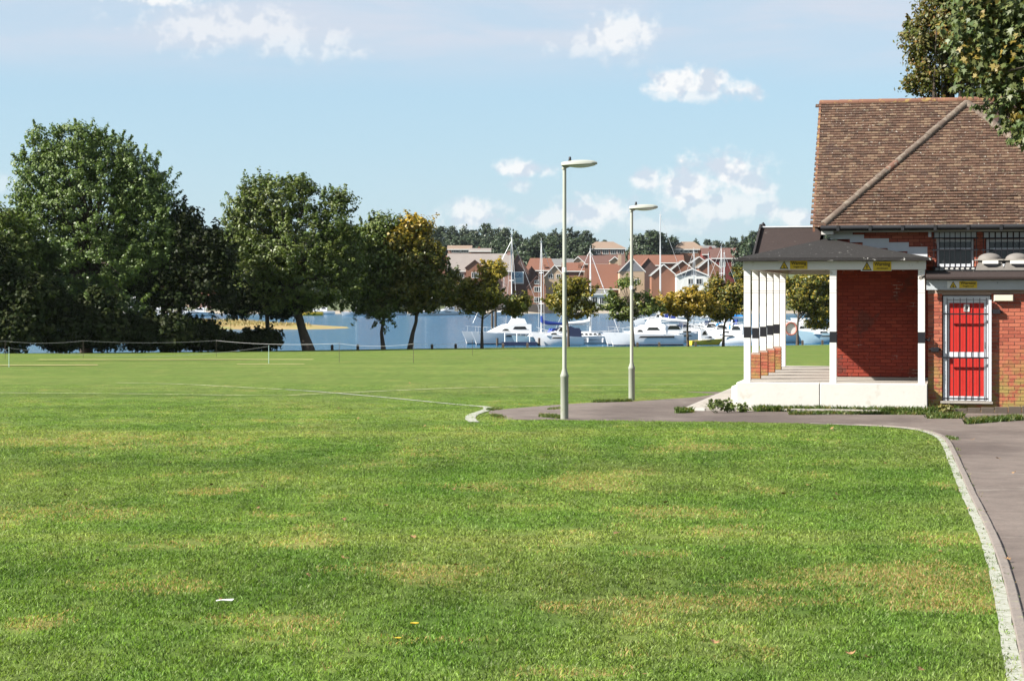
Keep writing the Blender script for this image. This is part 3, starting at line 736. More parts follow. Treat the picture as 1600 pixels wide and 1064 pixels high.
    inframe = [(c, ud, sd1, n1) for c, j in hipt if c.x < u_ap + 0.95] ; others = [(c, ud, sd1, n1) for c, j in hipt if c.x >= u_ap + 0.95] + [(c, ud2, sd2, n2) for c, j in mnt]
    def frame(ud_, sd_, nn):
        tilt = math.atan2(tt * 1.05, 0.088) * 0.9
        s2 = (sd_ * math.cos(tilt) - nn * math.sin(tilt)).normalized(); n_ = ud_.cross(s2); n_ = n_ if n_.z > 0 else -n_
        return s2, n_
    for i, (c, a, s_, n_) in enumerate(inframe):
        s2, nn = frame(a, s_, n_); pos = c + nn * (0.020 + random.uniform(-.003, .004))
        rot = random.gauss(0, 0.012)
        if i < 300:
            if tile_mesh is None: o = tm.build('roof_tile', MAT['tile'], roof); tile_mesh = o.data
            else: o = new_obj('roof_tile', tile_mesh, None, roof)
            mt = Matrix((a, s2, nn)).transposed().to_4x4(); mt.translation = pos
            o.matrix_local = mt @ Matrix.Rotation(rot, 4, 'Z')
        else: rest.append((pos, a, s2, nn))
    for (c, a, s_, n_) in others:
        s2, nn = frame(a, s_, n_); rest.append((c + nn * (0.020 + random.uniform(-.003, .004)), a, s2, nn))
    cen = np.array([r[0] for r in rest]); ax = np.array([np.stack([np.array(r[1]), np.array(r[2]), np.array(r[3])], 1) for r in rest])
    hf = np.tile(np.array([tw/2, tl/2, tt*0.48]), (len(rest), 1))
    o = np_boxes('roof_tiling', cen + 0.0, hf, ax, MAT['tile'], roof); tag(o, kind='stuff')
    # half-round hip and ridge tiles, one by one
    def ridge_run(a, b, rad, mat, L=0.33, lift=0.0):
        a, b = Vector(a), Vector(b); d = (b - a); n = max(1, int(d.length / L)); dn = d.normalized(); q = dn.to_track_quat('X', 'Z')
        me = None
        for k in range(n):
            p = a + d * ((k + .5) / n) + Vector((0, 0, lift)); hl = d.length / n / 2
            if me is None:
                mm = MB(); mm.tube([(-hl, 0, 0), (-hl + .02, 0, 0), (hl * .985, 0, 0)], [rad * 1.02, rad * 1.06, rad * .96], 14); o = mm.build('ridge_tile', mat, roof, smooth=False, auto=True); me = o.data
            else: o = new_obj('ridge_tile', me, None, roof)
            o.rotation_mode = 'QUATERNION'; o.rotation_quaternion = q; o.location = p + Vector((0, 0, random.uniform(-.006, .006)))
    ridge_run(Lc, ap, 0.088, MAT['ridge'], lift=.02); ridge_run(Rc, ap, 0.088, MAT['ridge'], lift=.02)
    ridge_run((ug2, v_rg, zR), (u_r + 3, v_rg, zR), 0.075, MAT['ridge_top'], 0.42)
    # verge, fascia, gutter
    m = MB(); m.poly([(ug - .015, v2 - .01, zE2 - .10), (ug - .015, v2 - .01, zE2 + .03), (ug2 - .015, v_rg, zR + .05), (ug2 - .015, v_rg, zR - .10)], (0.05, 0, 0)); m.build('verge_board', MAT['ridge_top'], roof)
    m = MB(); m.box(u_l, u_r, v_e + .03, v_e + .06, zE - .13, zE - .02); m.build('fascia', MAT['concrete'], B)
    m = MB(); m.tube([(u_l - .06, v_e - .045, zE - .035), (u_r, v_e - .045, zE - .035)], 0.055, 10)
    g = m.build('gutter', MAT['gutter'], B, auto=True)
    for k in range(9):
        u = u_l + .3 + k * (u_r - u_l - .6) / 8; mm = MB(); mm.box(u - .03, u + .03, v_e - .11, v_e + .02, zE - .10, zE + .012); mm.build('gutter_clip', MAT['gutter'], g)
    m = MB(); m.box(u_l - .05, u_l + .20, v_e - .02, v_e + .26, zE - .17, zE - .10); m.build('soffit_end', MAT['plinth'], B)
    # stepped lead flashing where the veranda roof meets the wall
    for a, b, t, bt in ((1297, 1332, 361, 374), (1328, 1350, 367, 379), (1348, 1389, 373, 388), (1387, 1420, 379, 393), (1418, 1449, 386, 403)):
        ua, ub_ = BU(a, WALL_V - .02), BU(b, WALL_V - .02)
        mm = MB(); mm.box(ua, ub_, WALL_V - .026 - random.uniform(0, .006), WALL_V - .013, BZ(bt, ua, WALL_V), BZ(t, ua, WALL_V)); o = mm.build('lead_flashing', MAT['lead'], B)
    return B
CLUB = build_clubhouse()

# ---------- veranda
def text_mesh(s, size, mat, parent, loc, rot=(math.pi / 2, 0, 0), name='lettering', sx=1.0, bold=0.0):
    cu = bpy.data.curves.new('t', 'FONT'); cu.body = s; cu.size = size; cu.align_x = 'CENTER'; cu.align_y = 'CENTER'; cu.extrude = 0.0015; cu.offset = bold
    tmp = bpy.data.objects.new('t', cu); COL.objects.link(tmp); dg = bpy.context.evaluated_depsgraph_get(); dg.update()
    me = bpy.data.meshes.new_from_object(tmp.evaluated_get(dg)); bpy.data.objects.remove(tmp); me.materials.clear()
    o = new_obj(name, me, mat, parent); o.location = loc; o.rotation_euler = rot; o.scale = (sx, 1, 1); return o
def warning_sign(parent_frame, px0, px1, py0, py1, v, line2, label, tri='paint'):
    u0, u1 = BU(px0, v), BU(px1, v); z1, z0 = BZ(py0, u0, v), BZ(py1, u0, v); h = z1 - z0; w = u1 - u0
    t = bframe('warning_sign', label, 'sign')
    f = lambda u, z: (u, v, z)
    m = MB(); m.box(u0, u1, v - .006, v, z0, z1); m.build('backing', MAT['white'] if tri else MAT['white'], t)
    m = MB(); ys = u0 + w * 0.40; m.box(ys, u1 - .004, v - .010, v - .0065, z0 + .004, z1 - .004); m.build('yellow_panel', MAT['yellow'], t)
    cx = u0 + w * 0.20; th = h * 0.90; zb = z0 + h * .06
    def tripoly(s, dv):
        return [(cx - th * .56 * s, v - dv, zb + th * (1 - s) * .36), (cx + th * .56 * s, v - dv, zb + th * (1 - s) * .36), (cx, v - dv, zb + th * (.36 + .64 * s) - 0.0)]
    m = MB(); m.poly(tripoly(1.0, .009), (0, .0025, 0)); m.build('triangle_border', MAT['ink'], t)
    m = MB(); m.poly(tripoly(0.74, .012), (0, .0025, 0)); m.build('triangle', MAT['yellow'], t)
    if tri == 'fall':
        m = MB(); m.box(cx - .012, cx + .02, v - .016, v - .0125, zb + th * .12, zb + th * .2); m.box(cx - .006, cx + .006, v - .016, v - .0125, zb + th * .2, zb + th * .5); m.box(cx - .03, cx - .006, v - .016, v - .0125, zb + th * .3, zb + th * .36)
    else:
        m = MB(); m.box(cx - .007, cx + .007, v - .016, v - .0125, zb + th * .14, zb + th * .62); m.box(cx - .022, cx + .022, v - .016, v - .0125, zb + th * .42, zb + th * .48)
    m.build('pictogram', MAT['ink'], t)
    cxt = (ys + u1) / 2; ww = u1 - ys
    text_mesh('Warning', h * .50, MAT['ink'], t, (cxt, v - .0125, z0 + h * .68), sx=ww / (h * .50 * 4.15), bold=.0014)
    text_mesh(line2, h * .30, MAT['ink'], t, (cxt, v - .0125, z0 + h * .27), sx=ww / (h * .30 * 0.60 * len(line2)) * .92, bold=.0006)
    return t
def build_veranda():
    V = bframe('veranda', 'white posted open veranda with dark felt roof and white plinth', 'veranda')
    # concrete floor slab and plinth
    ub = ANX_U - 0.012; ul = BU(1151, -0.10); vb = 5.55 * SP
    m = MB(); m.box(ul + .10, WALL_U + .02, -0.05, vb, FLOOR - .5, FLOOR - .004); m.box(WALL_U + .021, ub, -.05, WALL_V - .002, FLOOR - .5, FLOOR - .004); m.build('floor_slab', MAT['concrete'], V)
    for k in range(1, 6):     # thin dark strips across the floor, one at each post row
        mm = MB(); mm.box(ul + .12, WALL_U, k * SP - .008, k * SP + .008, FLOOR - .02, FLOOR + .002); mm.build('floor_strip', MAT['timber'], V)
    us = BU(1281, -.12)
    for a, b in ((ul, us - .006), (us + .006, ub)):
        m = MB(); m.box(a, b, -.15, .11, FLOOR - .75, FLOOR); m.build('plinth', MAT['plinth'], V, bevel=.012)
    m = MB(); m.box(ul, ul + .14, .115, vb, FLOOR - .75, FLOOR - .004); m.build('plinth', MAT['plinth'], V)
    m = MB(); m.box(ul - .17, ul - .002, .5, 1.7, FLOOR - .75, FLOOR - .11); m.build('step', MAT['plinth'], V, bevel=.01)
    # posts
    zt = BZ(422, 0, 0); zbeam = BZ(408.5, 0, 0)
    def post(u, v, w=0.135, pier=0.0, band=None):
        m = MB(); m.box(-w/2, w/2, -w/2, w/2, FLOOR + pier + .002, zt - .002)
        p = m.build('post', MAT['white'], V, bevel=.006); p.location = (u, v, 0)
        if band:
            b = MB(); b.box(-w/2-.003, w/2+.003, -w/2-.003, w/2+.003, band, band + .22); bb = b.build('black_band', MAT['black'], p)
        for z in (zt - .14, zt - .19, zt - .42, zt - .47):
            b = MB(); b.box(-w/2-.002, w/2+.002, -w/2-.002, w/2+.002, z, z + .008); b.build('wire_tie', MAT['concrete'], p)
        if pier:
            pm = MB(); pw = .215; pm.box(-pw/2+.008, pw/2-.008, -pw/2+.008, pw/2-.008, FLOOR, FLOOR + pier)
            pr = pm.build('brick_pier', MAT['mortar'], V); pr.location = (u, v, 0)
            k = 0
            zz = FLOOR + .04
            while zz < FLOOR + pier - .03:
                for s in ((-.054, .104), (.054, .104)) if k % 2 else ((0, .212),):
                    bm_ = MB(); bm_.box(-s[1]/2, s[1]/2, -.1085, .1085, -.0315, .0315); o = bm_.build('brick', MAT['brick'], pr, bevel=.003); o.location = (s[0], 0, zz)
                zz += .0735; k += 1
    zbnd = BZ(527.5, 0, 0)
    post(0, 0, band=zbnd); post(U_MID, 0, band=BZ(535, U_MID, 0)); post(U_R, 0, band=BZ(536, U_R, 0))
    for k in range(1, 6):
        post(0.0, k * SP, pier=0.55 if k < 5 else 0, band=zbnd - .05 if k < 5 else None)
    # black bracket arm on the right post
    m = MB(); m.tube([(U_R + .07, -.02, zbnd - .02), (U_R + .16, -.04, zbnd - .04), (U_R + .16, -.04, zbnd + .02)], .02, 6); m.build('bracket', MAT['black'], V)
    zs = BZ(435, U_R, 0); m = MB(); m.tube([(U_R + .05, -.09, zs + .05), (U_R - .02, -.20, zs)], [.03, .04], 8); m.build('floodlight', MAT['cowl'], V)
    # beams
    m = MB(); m.box(-.085, U_R + .085, -.085, .085, zt, zbeam); m.build('front_beam', MAT['white'], V, bevel=.005)
    m = MB(); m.box(-.085, .085, .087, vb - .1, zt, zbeam); m.build('side_beam', MAT['white'], V, bevel=.005)
    m = MB(); m.box(.087, WALL_U - .01, vb - .27, vb - .1, zt, zbeam); m.build('rear_beam', MAT['white'], V, bevel=.005)
    m = MB(); m.box(.09, WALL_U - .005, .09, vb - .28, zbeam - .05, zbeam - .01); m.box(WALL_U - .004, U_R + .08, .09, WALL_V - .01, zbeam - .05, zbeam - .01); m.build('ceiling', MAT['timber'], V)
    # roof
    ze = BZ(404, 0, -.22); e = .25
    a = (-e, -e, ze); b = (U_R + .20, -e, ze); uP = BU(1292, WALL_V - .03); P = (uP, WALL_V - .02, BZ(373, uP, WALL_V)); b2 = (U_R + .20, WALL_V - .02, ze)
    a2 = (-e, vb, ze); P2 = (uP, vb, P[2])
    m = MB(); lo = lambda p: (p[0], p[1], ze - .02)
    m.add([a, b, P, b2, a2, P2, lo(a), lo(b), lo(b2), lo(a2), (P[0], P[1], ze - .02), (P2[0], P2[1], ze - .02)],
          [(0, 1, 2), (1, 3, 2), (0, 2, 5, 4), (6, 7, 1, 0), (7, 8, 3, 1), (9, 6, 0, 4), (6, 10, 8, 7), (6, 9, 11, 10)])
    rf = m.build('roof', MAT['felt'], V)
    m = MB(); m.box(-e - .015, U_R + .215, -e - .02, -e + .06, zbeam + .004, ze + .012); m.box(-e - .015, -e + .06, -e + .061, vb, zbeam + .004, ze + .012); m.build('eaves_edge', MAT['felt_edge'], rf)
    # raised rear roof with its end board
    v0, v1 = 1.95, 3.7; ua = BU(1189, v1); z1 = BZ(356, ua, v1); z0 = ze + .02
    m = MB(); m.add([(ua + .0, v0, z0), (ug_r := BU(1276, v0), v0, z0), (ug_r, v1, z1), (ua, v1, z1), (ua, 2*v1 - v0, z0), (ug_r, 2*v1 - v0, z0)],
                    [(0, 1, 2, 3), (3, 2, 5, 4), (0, 3, 4), (1, 5, 2), (0, 4, 5, 1)])
    m.build('rear_roof', MAT['feltbrown'], rf)
    m = MB(); m.poly([(ua - .03, v0 - .05, z0 - .05), (ua - .03, v0 - .05, z0 + .05), (ua - .03, v1, z1 + .08), (ua - .03, 2*v1 - v0, z0 + .05), (ua - .03, 2*v1 - v0, z0 - .05), (ua - .03, v1, z1 - .06)], (.045, 0, 0)); m.build('end_board', MAT['felt_edge'], rf)
    m = MB(); m.box(ua, ug_r, v1 - .06, v1 + .06, z1 + .002, z1 + .03); m.build('ridge_cap', MAT['lead'], rf)
    m = MB(); m.tube([(ua + .05, v1, z1 + .02), (ua + .05, v1, z1 + .07), (ua + .05, v1, z1 + .12)], [.05, .05, .01], 8); m.build('finial', MAT['black'], rf)
    # low apron slab with its white nosing
    ua0 = -1.22; zA = BZ(636.5, ua0, -.45)
    m = MB(); m.box(ua0, ul - .18, -.45, vb + .4, zA - .5, zA); m.box(ul - .179, ub, -.45, -.152, zA - .5, zA - .001); m.build('apron', MAT['concrete'], V, bevel=.012)
    m = MB(); m.box(ua0, ua0 + .40, -.462, -.452, zA - .4, zA - .006); m.build('white_nosing', MAT['plinth'], V)
    m = MB(); m.box(ua0 - .012, ua0 - .002, -.45, vb, zA - .4, zA - .006); m.build('white_nosing', MAT['plinth'], V)
    return V, (ul, ub, vb, ua0, zA)
VER, VDIM = build_veranda()
warning_sign(None, 1216, 1262, 407.5, 421, -.09, 'Fragile roof', 'yellow warning sign reading fragile roof on the veranda beam', 'fall')
warning_sign(None, 1345, 1393, 408.5, 423.5, -.09, 'Anti climb paint', 'yellow warning sign reading anti climb paint on the veranda beam', 'paint')

# ---------- lavatory annex
def build_annex():
    A = bframe('lavatory_block', 'low flat roofed brick lavatory block with peeling fascia', 'outbuilding')
    v = ANX_V; u0 = ANX_U; u1 = 11.0
    zt = BZ(453, u0, v - .12); zb = FLOOR - 1.1
    d0, d1 = BU(1472, v), BU(1549, v); dt = BZ(461, d0, v); db = BZ(626, d0, v)
    w = MB(); w.box(u0, d0, v, v + .23, zb, zt - .002); w.box(d1, u1, v, v + .23, zb, zt - .002); w.box(d0, d1, v, v + .23, dt, zt - .002); w.box(d0, d1, v, v + .23, zb, db - .05)
    w.box(u0, u0 + .23, v + .231, WALL_V - .01, zb, zt - .002)
    W_ = w.build('wall', MAT['mortar'], A)
    holes = [(d0, d1, db - .06, dt + .0)]
    it = brick_field(A, u0 + .001, u0 + 2.6, FLOOR - .62, zt - .01, v, None, holes=holes)
    more = brick_field(A, u0 + 2.61, u1, FLOOR - .62, zt - .01, v, None)
    brick_wall(W_, it, v, MAT['brick'], 300); brick_wall(W_, more, v, MAT['brick'], 0)
    # roof: felt lip, fascia
    zf1 = BZ(437.5, u0, v - .17); zl = BZ(424, u0, v - .20)
    m = MB(); m.box(u0 - .03, u1, v - .17, v - .14, zt, zf1 - .002); m.build('fascia', MAT['peeling'], A)
    m = MB(); m.box(u0 - .03, u1, v - .138, WALL_V - .003, zf1 - .05, zf1 - .003); m.build('soffit_deck', MAT['timber'], A)
    m = MB(); m.add([(u0 - .04, v - .31, zf1 + .012), (u1, v - .31, zf1 + .012), (u1, v - .31, zf1 + .055), (u0 - .04, v - .31, zf1 + .055), (u1, v + .02, zl), (u0 - .04, v + .02, zl), (u0 - .04, WALL_V - .003, zl + .03), (u1, WALL_V - .003, zl + .03), (u0 - .04, WALL_V - .003, zf1), (u1, WALL_V - .003, zf1)],
                    [(0, 1, 2, 3), (3, 2, 4, 5), (5, 4, 7, 6), (0, 3, 5, 6, 8), (1, 9, 7, 4, 2), (0, 8, 9, 1), (6, 7, 9, 8)])
    m.build('roof', MAT['feltbrown'], A)
    m = MB(); m.box(u0 - .05, u1, v + .0, v + .06, zl - .005, zl + .022); m.build('roof_upstand', MAT['felt_edge'], A)
    # door in its frame
    D = MB(); dv = v + .06; t = .075
    D.box(d0 + .02, d0 + .02 + t, dv - .03, dv + .07, db, dt - .02); D.box(d1 - .02 - t, d1 - .02, dv - .03, dv + .07, db, dt - .02); D.box(d0 + .02 + t, d1 - .02 - t, dv - .03, dv + .07, dt - .02 - t, dt - .02)
    door = D.build('door', MAT['alu'], A, bevel=.004)
    a0, a1 = d0 + .02 + t + .002, d1 - .02 - t - .002; top = dt - .02 - t - .004; mid = BZ(554, a0, v)
    def rails(z0, z1):
        mm = MB(); mm.box(a0, a1, dv + .0, dv + .04, z0, z1); return mm.build('rail', MAT['alu'], door, bevel=.003)
    rails(db + .005, db + .09); rails(mid - .05, mid + .05); rails(top - .06, top)
    s0 = a0 + .045; s1 = a1 - .045
    for (z0, z1) in ((db + .092, mid - .052), (mid + .052, top - .062)):
        for k in range(5):
            p0 = s0 + (s1 - s0) * k / 5; p1 = s0 + (s1 - s0) * (k + 1) / 5
            mm = MB(); mm.box(p0 + .002, p1 - .002, dv + .012, dv + .03, z0, z1); mm.build('panel_board', MAT['red'], door, bevel=.004)
    for (p0, p1) in ((a0, s0 - .002), (s1 + .002, a1)):
        mm = MB(); mm.box(p0, p1, dv + .002, dv + .04, db + .092, top - .062); mm.build('stile', MAT['alu'], door, bevel=.003)
    cx = (a0 + a1) / 2; zc = top - .16
    mm = MB(); mm.box(cx - .055, cx + .055, dv - .002, dv + .004, zc - .075, zc + .075); pl = mm.build('gents_plate', MAT['white'], door)
    mm = MB(); mm.tube([(cx, dv - .006, zc + .045), (cx, dv - .003, zc + .045)], .014, 12); mm.poly([(cx - .026, dv - .006, zc + .026), (cx - .026, dv - .006, zc - .015), (cx - .012, dv - .006, zc - .02), (cx - .012, dv - .006, zc - .066), (cx + .012, dv - .006, zc - .066), (cx + .012, dv - .006, zc - .02), (cx + .026, dv - .006, zc - .015), (cx + .026, dv - .006, zc + .026)], (0, .003, 0)); mm.build('figure', MAT['ink'], pl)
    mm = MB(); mm.box(d0 - .03, d1 + .03, v - .10, v + .10, db - .05, db - .004); mm.build('threshold', MAT['concrete'], A, bevel=.006)
    # barred gate standing in front of the door
    gv = v - .075; G = MB(); n = 6
    for k in range(n + 1):
        u = a0 + (a1 - a0) * (k + .0) / n; G.tube([(u, gv, db + .02), (u, gv, dt - .06)], .0075, 6)
    for z in (db + .05, mid - .06, dt - .38): G.box(a0 - .10, a1 + .10, gv - .012, gv + .012, z - .014, z + .014)
    gate = G.build('barred_gate', MAT['black'], A)
    mm = MB(); mm.box(a1 + .045, a1 + .10, gv - .03, gv + .03, db + .0, dt - .10); mm.build('gate_post', MAT['alu'], gate, bevel=.004)
    for px, py in ((1557, 487), (1461, 546)):
        uu = BU(px, v); z = BZ(py, uu, v); mm = MB(); mm.box(uu - .075, uu + .075, v - .095, v - .012, z - .045, z + .045); mm.tube([(uu - .12, v - .05, z), (uu + .12, v - .05, z)], .02, 8); mm.build('gate_hinge_box', MAT['black'], A, bevel=.004)
    uu = BU(1539, v); z = BZ(540, uu, v); mm = MB(); mm.tube([(uu, gv - .01, z - .06), (uu, gv - .06, z - .05), (uu, gv - .06, z + .05), (uu, gv - .01, z + .06)], .011, 6); mm.build('gate_handle', MAT['black'], gate)
    # bulkhead lamp
    l0, l1 = BU(1553, v - .05), BU(1583, v - .05); z1, z0 = BZ(461, l0, v), BZ(470.5, l0, v)
    L = bframe('wall_light', 'cream bulkhead light above and right of the red door', 'light')
    mm = MB(); mm.box(l0, l1, v - .11, v - .013, z0, z1); mm.build('diffuser', MAT['cream'], L, bevel=.012)
    mm = MB(); mm.box(l0 - .006, l1 + .006, v - .03, v - .0125, z0 - .006, z1 + .006); mm.build('back_plate', MAT['white'], L)
    # raised brick edging at the wall foot
    e0 = BU(1449, -.35); zE = BZ(641, e0, -.45)
    mm = MB(); n = 9
    for k in range(n):
        p0 = e0 + k * .26; mm = MB(); zz = zE + .012 * k; mm.box(p0, p0 + .25, -.45, -.33, zz - .4, zz + .02); mm.build('edging_stone', MAT['timber'], A, bevel=.008)
    return A
ANX = build_annex()
warning_sign(None, 1480, 1527, 439, 450.5, ANX_V - .176, 'Fragile roof', 'dull yellow warning sign on the peeling fascia above the red door', 'fall')
# domed roof cowls
def cowl(pxa, pxb, label):
    v = .62; ua, ub = BU(pxa, v), BU(pxb, v); c = (ua + ub) / 2; w = (ub - ua) / 2; zr = BZ(424, c, ANX_V); zd = BZ(407, c, v); zt = BZ(395.5, c, v)
    C = bframe('roof_cowl', label, 'vent'); k = .74
    m = MB(); m.loft([[(c - w*.98, v - .34, zr), (c + w*.98, v - .34, zr), (c + w*.98, v + .34, zr), (c - w*.98, v + .34, zr)], [(c - w*k, v - .26, zd - .01), (c + w*k, v - .26, zd - .01), (c + w*k, v + .26, zd - .01), (c - w*k, v + .26, zd - .01)]]); m.build('flared_base', MAT['cowl'], C)
    m = MB(); prof = [(w * .80 * math.cos(a), zd + .02 + (zt - zd - .02) * math.sin(a)) for a in np.linspace(0, math.pi / 2 - .05, 8)]; m.lathe(prof, 20, (c, v, 0)); m.build('dome', MAT['cowl'], C, auto=True)
    m = MB(); m.box(c - w, c + w, v - .3, v + .3, zd - .008, zd + .018); m.build('rim', MAT['concrete'], C, bevel=.004)
    m = MB(); m.box(c - w*.5, c + w*.55, v - .33, v - .301, zd - .075, zd - .012); m.build('vent_flap', MAT['white'], C, bevel=.004)
    m = MB(); m.poly([(c - w*.45, v - .325, zd - .077), (c + w*.6, v - .325, zd - .077), (c + w*.35, v - .325, zd - .13), (c - w*.2, v - .325, zd - .13)], (0, .02, 0)); m.build('vent_mouth', MAT['black'], C)
cowl(1523, 1570, 'grey domed roof cowl standing between the two barred windows')
cowl(1566, 1613, 'grey domed roof cowl in front of the barred window farther from the veranda')

# ================================================================== street lamps
def lamp(px, py_base, py_top, label):
    g = gpt(px, py_base); s = F / g.y; H = (py_base - py_top) / s
    T = empty('lamp_post', (g.x, g.y, g.z), 0, label, 'lamp post', 'lamp posts beside the path')
    hb = H * 0.185
    m = MB(); m.lathe([(.073, -.15), (.073, hb - .10), (.079, hb - .09), (.079, hb - .06), (.066, hb - .03), (.040, hb + .06)], 20); m.build('base_section', MAT['lamp_base'], T, auto=True)
    m = MB(); m.lathe([(.040, hb + .05), (.037, H * .6), (.034, H - .10), (.034, H - .02)], 18); m.build('shaft', MAT['lamp_green'], T, auto=True)
    m = MB(); m.lathe([(.041, H * .575), (.044, H * .578), (.044, H * .592), (.041, H * .595)], 16); st = m.build('strap', MAT['white'], T)
    m = MB(); m.box(.03, .075, -.05, -.01, H * .565, H * .576); m.build('clip_box', MAT['black'], st)
    m = MB(); m.box(.028, .050, -.06, -.035, .12, .5); m.build('access_door', MAT['lamp_base'], T, bevel=.004)
    # lantern: a boat shaped canopy over a shallow bowl
    secs = []; L = .66; x0 = -.055
    for t in np.linspace(0, 1, 12):
        w = .012 + .115 * math.sin(math.pi * min(1, t * .80 + .13)) ** .8; h = .03 + .055 * math.sin(math.pi * min(.97, t * .8 + .14)) ** .8
        if t > .92: w *= .6; h *= .6
        x = x0 + L * t; zc = H - .02 + .035 * t
        secs.append([(x, w * math.cos(a), zc + (h * math.sin(a) if math.sin(a) > 0 else .018 * math.sin(a))) for a in np.linspace(0, 2 * math.pi, 14, endpoint=False)])
    m = MB(); m.loft(secs); m.build('lantern_canopy', MAT['lamp_green'], T, auto=True)
    secs = []
    for t in np.linspace(.20, .95, 10):
        u = (t - .20) / .75; e = math.sin(math.pi * min(.96, max(.06, u))) ** .5; w = .088 * e; x = x0 + L * t; zc = H - .034 + .035 * t
        secs.append([(x, w * math.cos(a), zc - .052 * e * math.sin(a)) for a in np.linspace(0, math.pi, 9)])
    m = MB(); m.loft(secs); m.build('lantern_bowl', MAT['lens'], T, auto=True)
    m = MB(); m.tube([(-.02, 0, H - .10), (.0, 0, H - .05), (.12, 0, H - .012)], [.04, .036, .03], 10); m.build('bracket', MAT['lamp_base'], T, auto=True)
    m = MB(); m.lathe([(.035, 0), (.035, .02), (.024, .022), (.024, .07), (.012, .085)], 12, (.10, 0, H + .055)); m.build('photocell', MAT['black'], T, auto=True)
lamp(882, 655, 257, 'grey green lamp post at the lawn corner with grass at its foot')
lamp(987, 626, 325, 'grey green lamp post standing on the far side of the asphalt path')

# ================================================================== trees
def leaf_quads(cent, nrm, size, fold=0.25):
    n = len(cent); r = RNG.normal(size=(n, 3)); t = np.cross(nrm, r); t /= np.linalg.norm(t, axis=1, keepdims=True) + 1e-9; b = np.cross(nrm, t)
    l = (size * RNG.uniform(.7, 1.3, n))[:, None]; w = l * RNG.uniform(.45, .7, n)[:, None]
    up = nrm * l * fold
    return np.stack([cent - t * l, cent + b * w + up, cent + t * l, cent - b * w + up], 1).reshape(-1, 3)
def crown_points(ells, nclump, nleaf, clump_r, shell=0.45, flat=0.65, ragged=7):
    """ells: (cx,cy,cz,rx,ry,rz). leaf centres, normals and how high in the crown each leaf sits"""
    vol = np.array([e[3] * e[5] for e in ells]); vol = vol / vol.sum()
    E = np.array(ells)
    k = RNG.choice(len(ells), nclump * 2, p=vol); d = RNG.normal(size=(len(k), 3)); d /= np.linalg.norm(d, axis=1, keepdims=True)
    r = (shell + (1 - shell) * RNG.random(len(k)) ** 0.6)[:, None]
    c = E[k, :3] + d * r * E[k, 3:6]
    # drop clumps that are buried deep in another lobe
    keep = np.ones(len(c), bool)
    for e in ells:
        q = (((c - np.array(e[:3])) / np.array(e[3:6])) ** 2).sum(1); keep &= ~((q < 0.22) & (RNG.random(len(c)) < .8))
    c = c[keep][:nclump]; k = k[keep][:nclump]
    cr = clump_r * RNG.uniform(.5, 1.35, len(c))
    # sprigs that reach past the rounded lobes, so the outline stays ragged
    ns = max(1, len(c) // ragged); ks = RNG.choice(len(ells), ns, p=vol); ds = RNG.normal(size=(ns, 3)); ds[:, 2] += .5; ds /= np.linalg.norm(ds, axis=1, keepdims=True)
    c[:ns] = E[ks, :3] + ds * RNG.uniform(.98, 1.22, ns)[:, None] * E[ks, 3:6]; k[:ns] = ks; cr[:ns] *= .55
    idx = np.repeat(np.arange(len(c)), nleaf); g = RNG.normal(size=(len(idx), 3)); g /= np.linalg.norm(g, axis=1, keepdims=True)
    rr = RNG.random(len(idx))[:, None] ** .45
    p = c[idx] + g * rr * cr[idx][:, None] * np.array([1, 1, flat])
    sp = idx < ns                                   # sprigs are drawn out along their own shoot
    sdir = ds + np.array([0, 0, .5]); sdir /= np.linalg.norm(sdir, axis=1, keepdims=True)
    p[sp] = c[idx[sp]] + g[sp] * rr[sp] * (cr[idx[sp]] * .55)[:, None] + sdir[idx[sp]] * (RNG.uniform(-1.6, 1.3, sp.sum()) * cr[idx[sp]])[:, None]
    ctr = E[k][idx, :3]; o = p - ctr; o /= np.linalg.norm(o, axis=1, keepdims=True) + 1e-9
    nrm = g * .75 + o * .5 + np.array([0, 0, .5]) + RNG.normal(size=p.shape) * .45; nrm /= np.linalg.norm(nrm, axis=1, keepdims=True)
    return c, p, nrm, idx
def limb_mesh(base, top, clumps, r0, nlimb, seed, lean=(0, 0), trunk_pts=None):
    rnd = random.Random(seed); m = MB()
    tp = [Vector(p) for p in trunk_pts] if trunk_pts else [Vector(base), Vector(base).lerp(Vector(top), .5) + Vector((rnd.uniform(-.2, .2), 0, 0)), Vector(top)]
    n = len(tp); flare = [r0 * 1.35] + [r0 * (1 - .45 * i / (n - 1)) for i in range(1, n)]
    m.tube([tp[0] - Vector((0, 0, .4))] + tp, [r0 * 1.6] + flare, 9)
    if len(clumps):
        ids = [rnd.randrange(len(clumps)) for _ in range(nlimb)]
        for i in ids:
            e = Vector(clumps[i]); t = rnd.uniform(.55, 1.0)
            j = min(int(t * (n - 1)), n - 2); s = tp[j].lerp(tp[j + 1], t * (n - 1) - j)
            if e.z < s.z - .3: s = tp[-2].lerp(tp[-1], .2)
            mid = s.lerp(e, .5) + Vector((rnd.uniform(-.3, .3), rnd.uniform(-.3, .3), rnd.uniform(.0, .25) * (e - s).length * .5))
            rr = r0 * rnd.uniform(.22, .45); m.tube([s, mid, e], [rr, rr * .6, rr * .15], 5, cap=False)
    return m
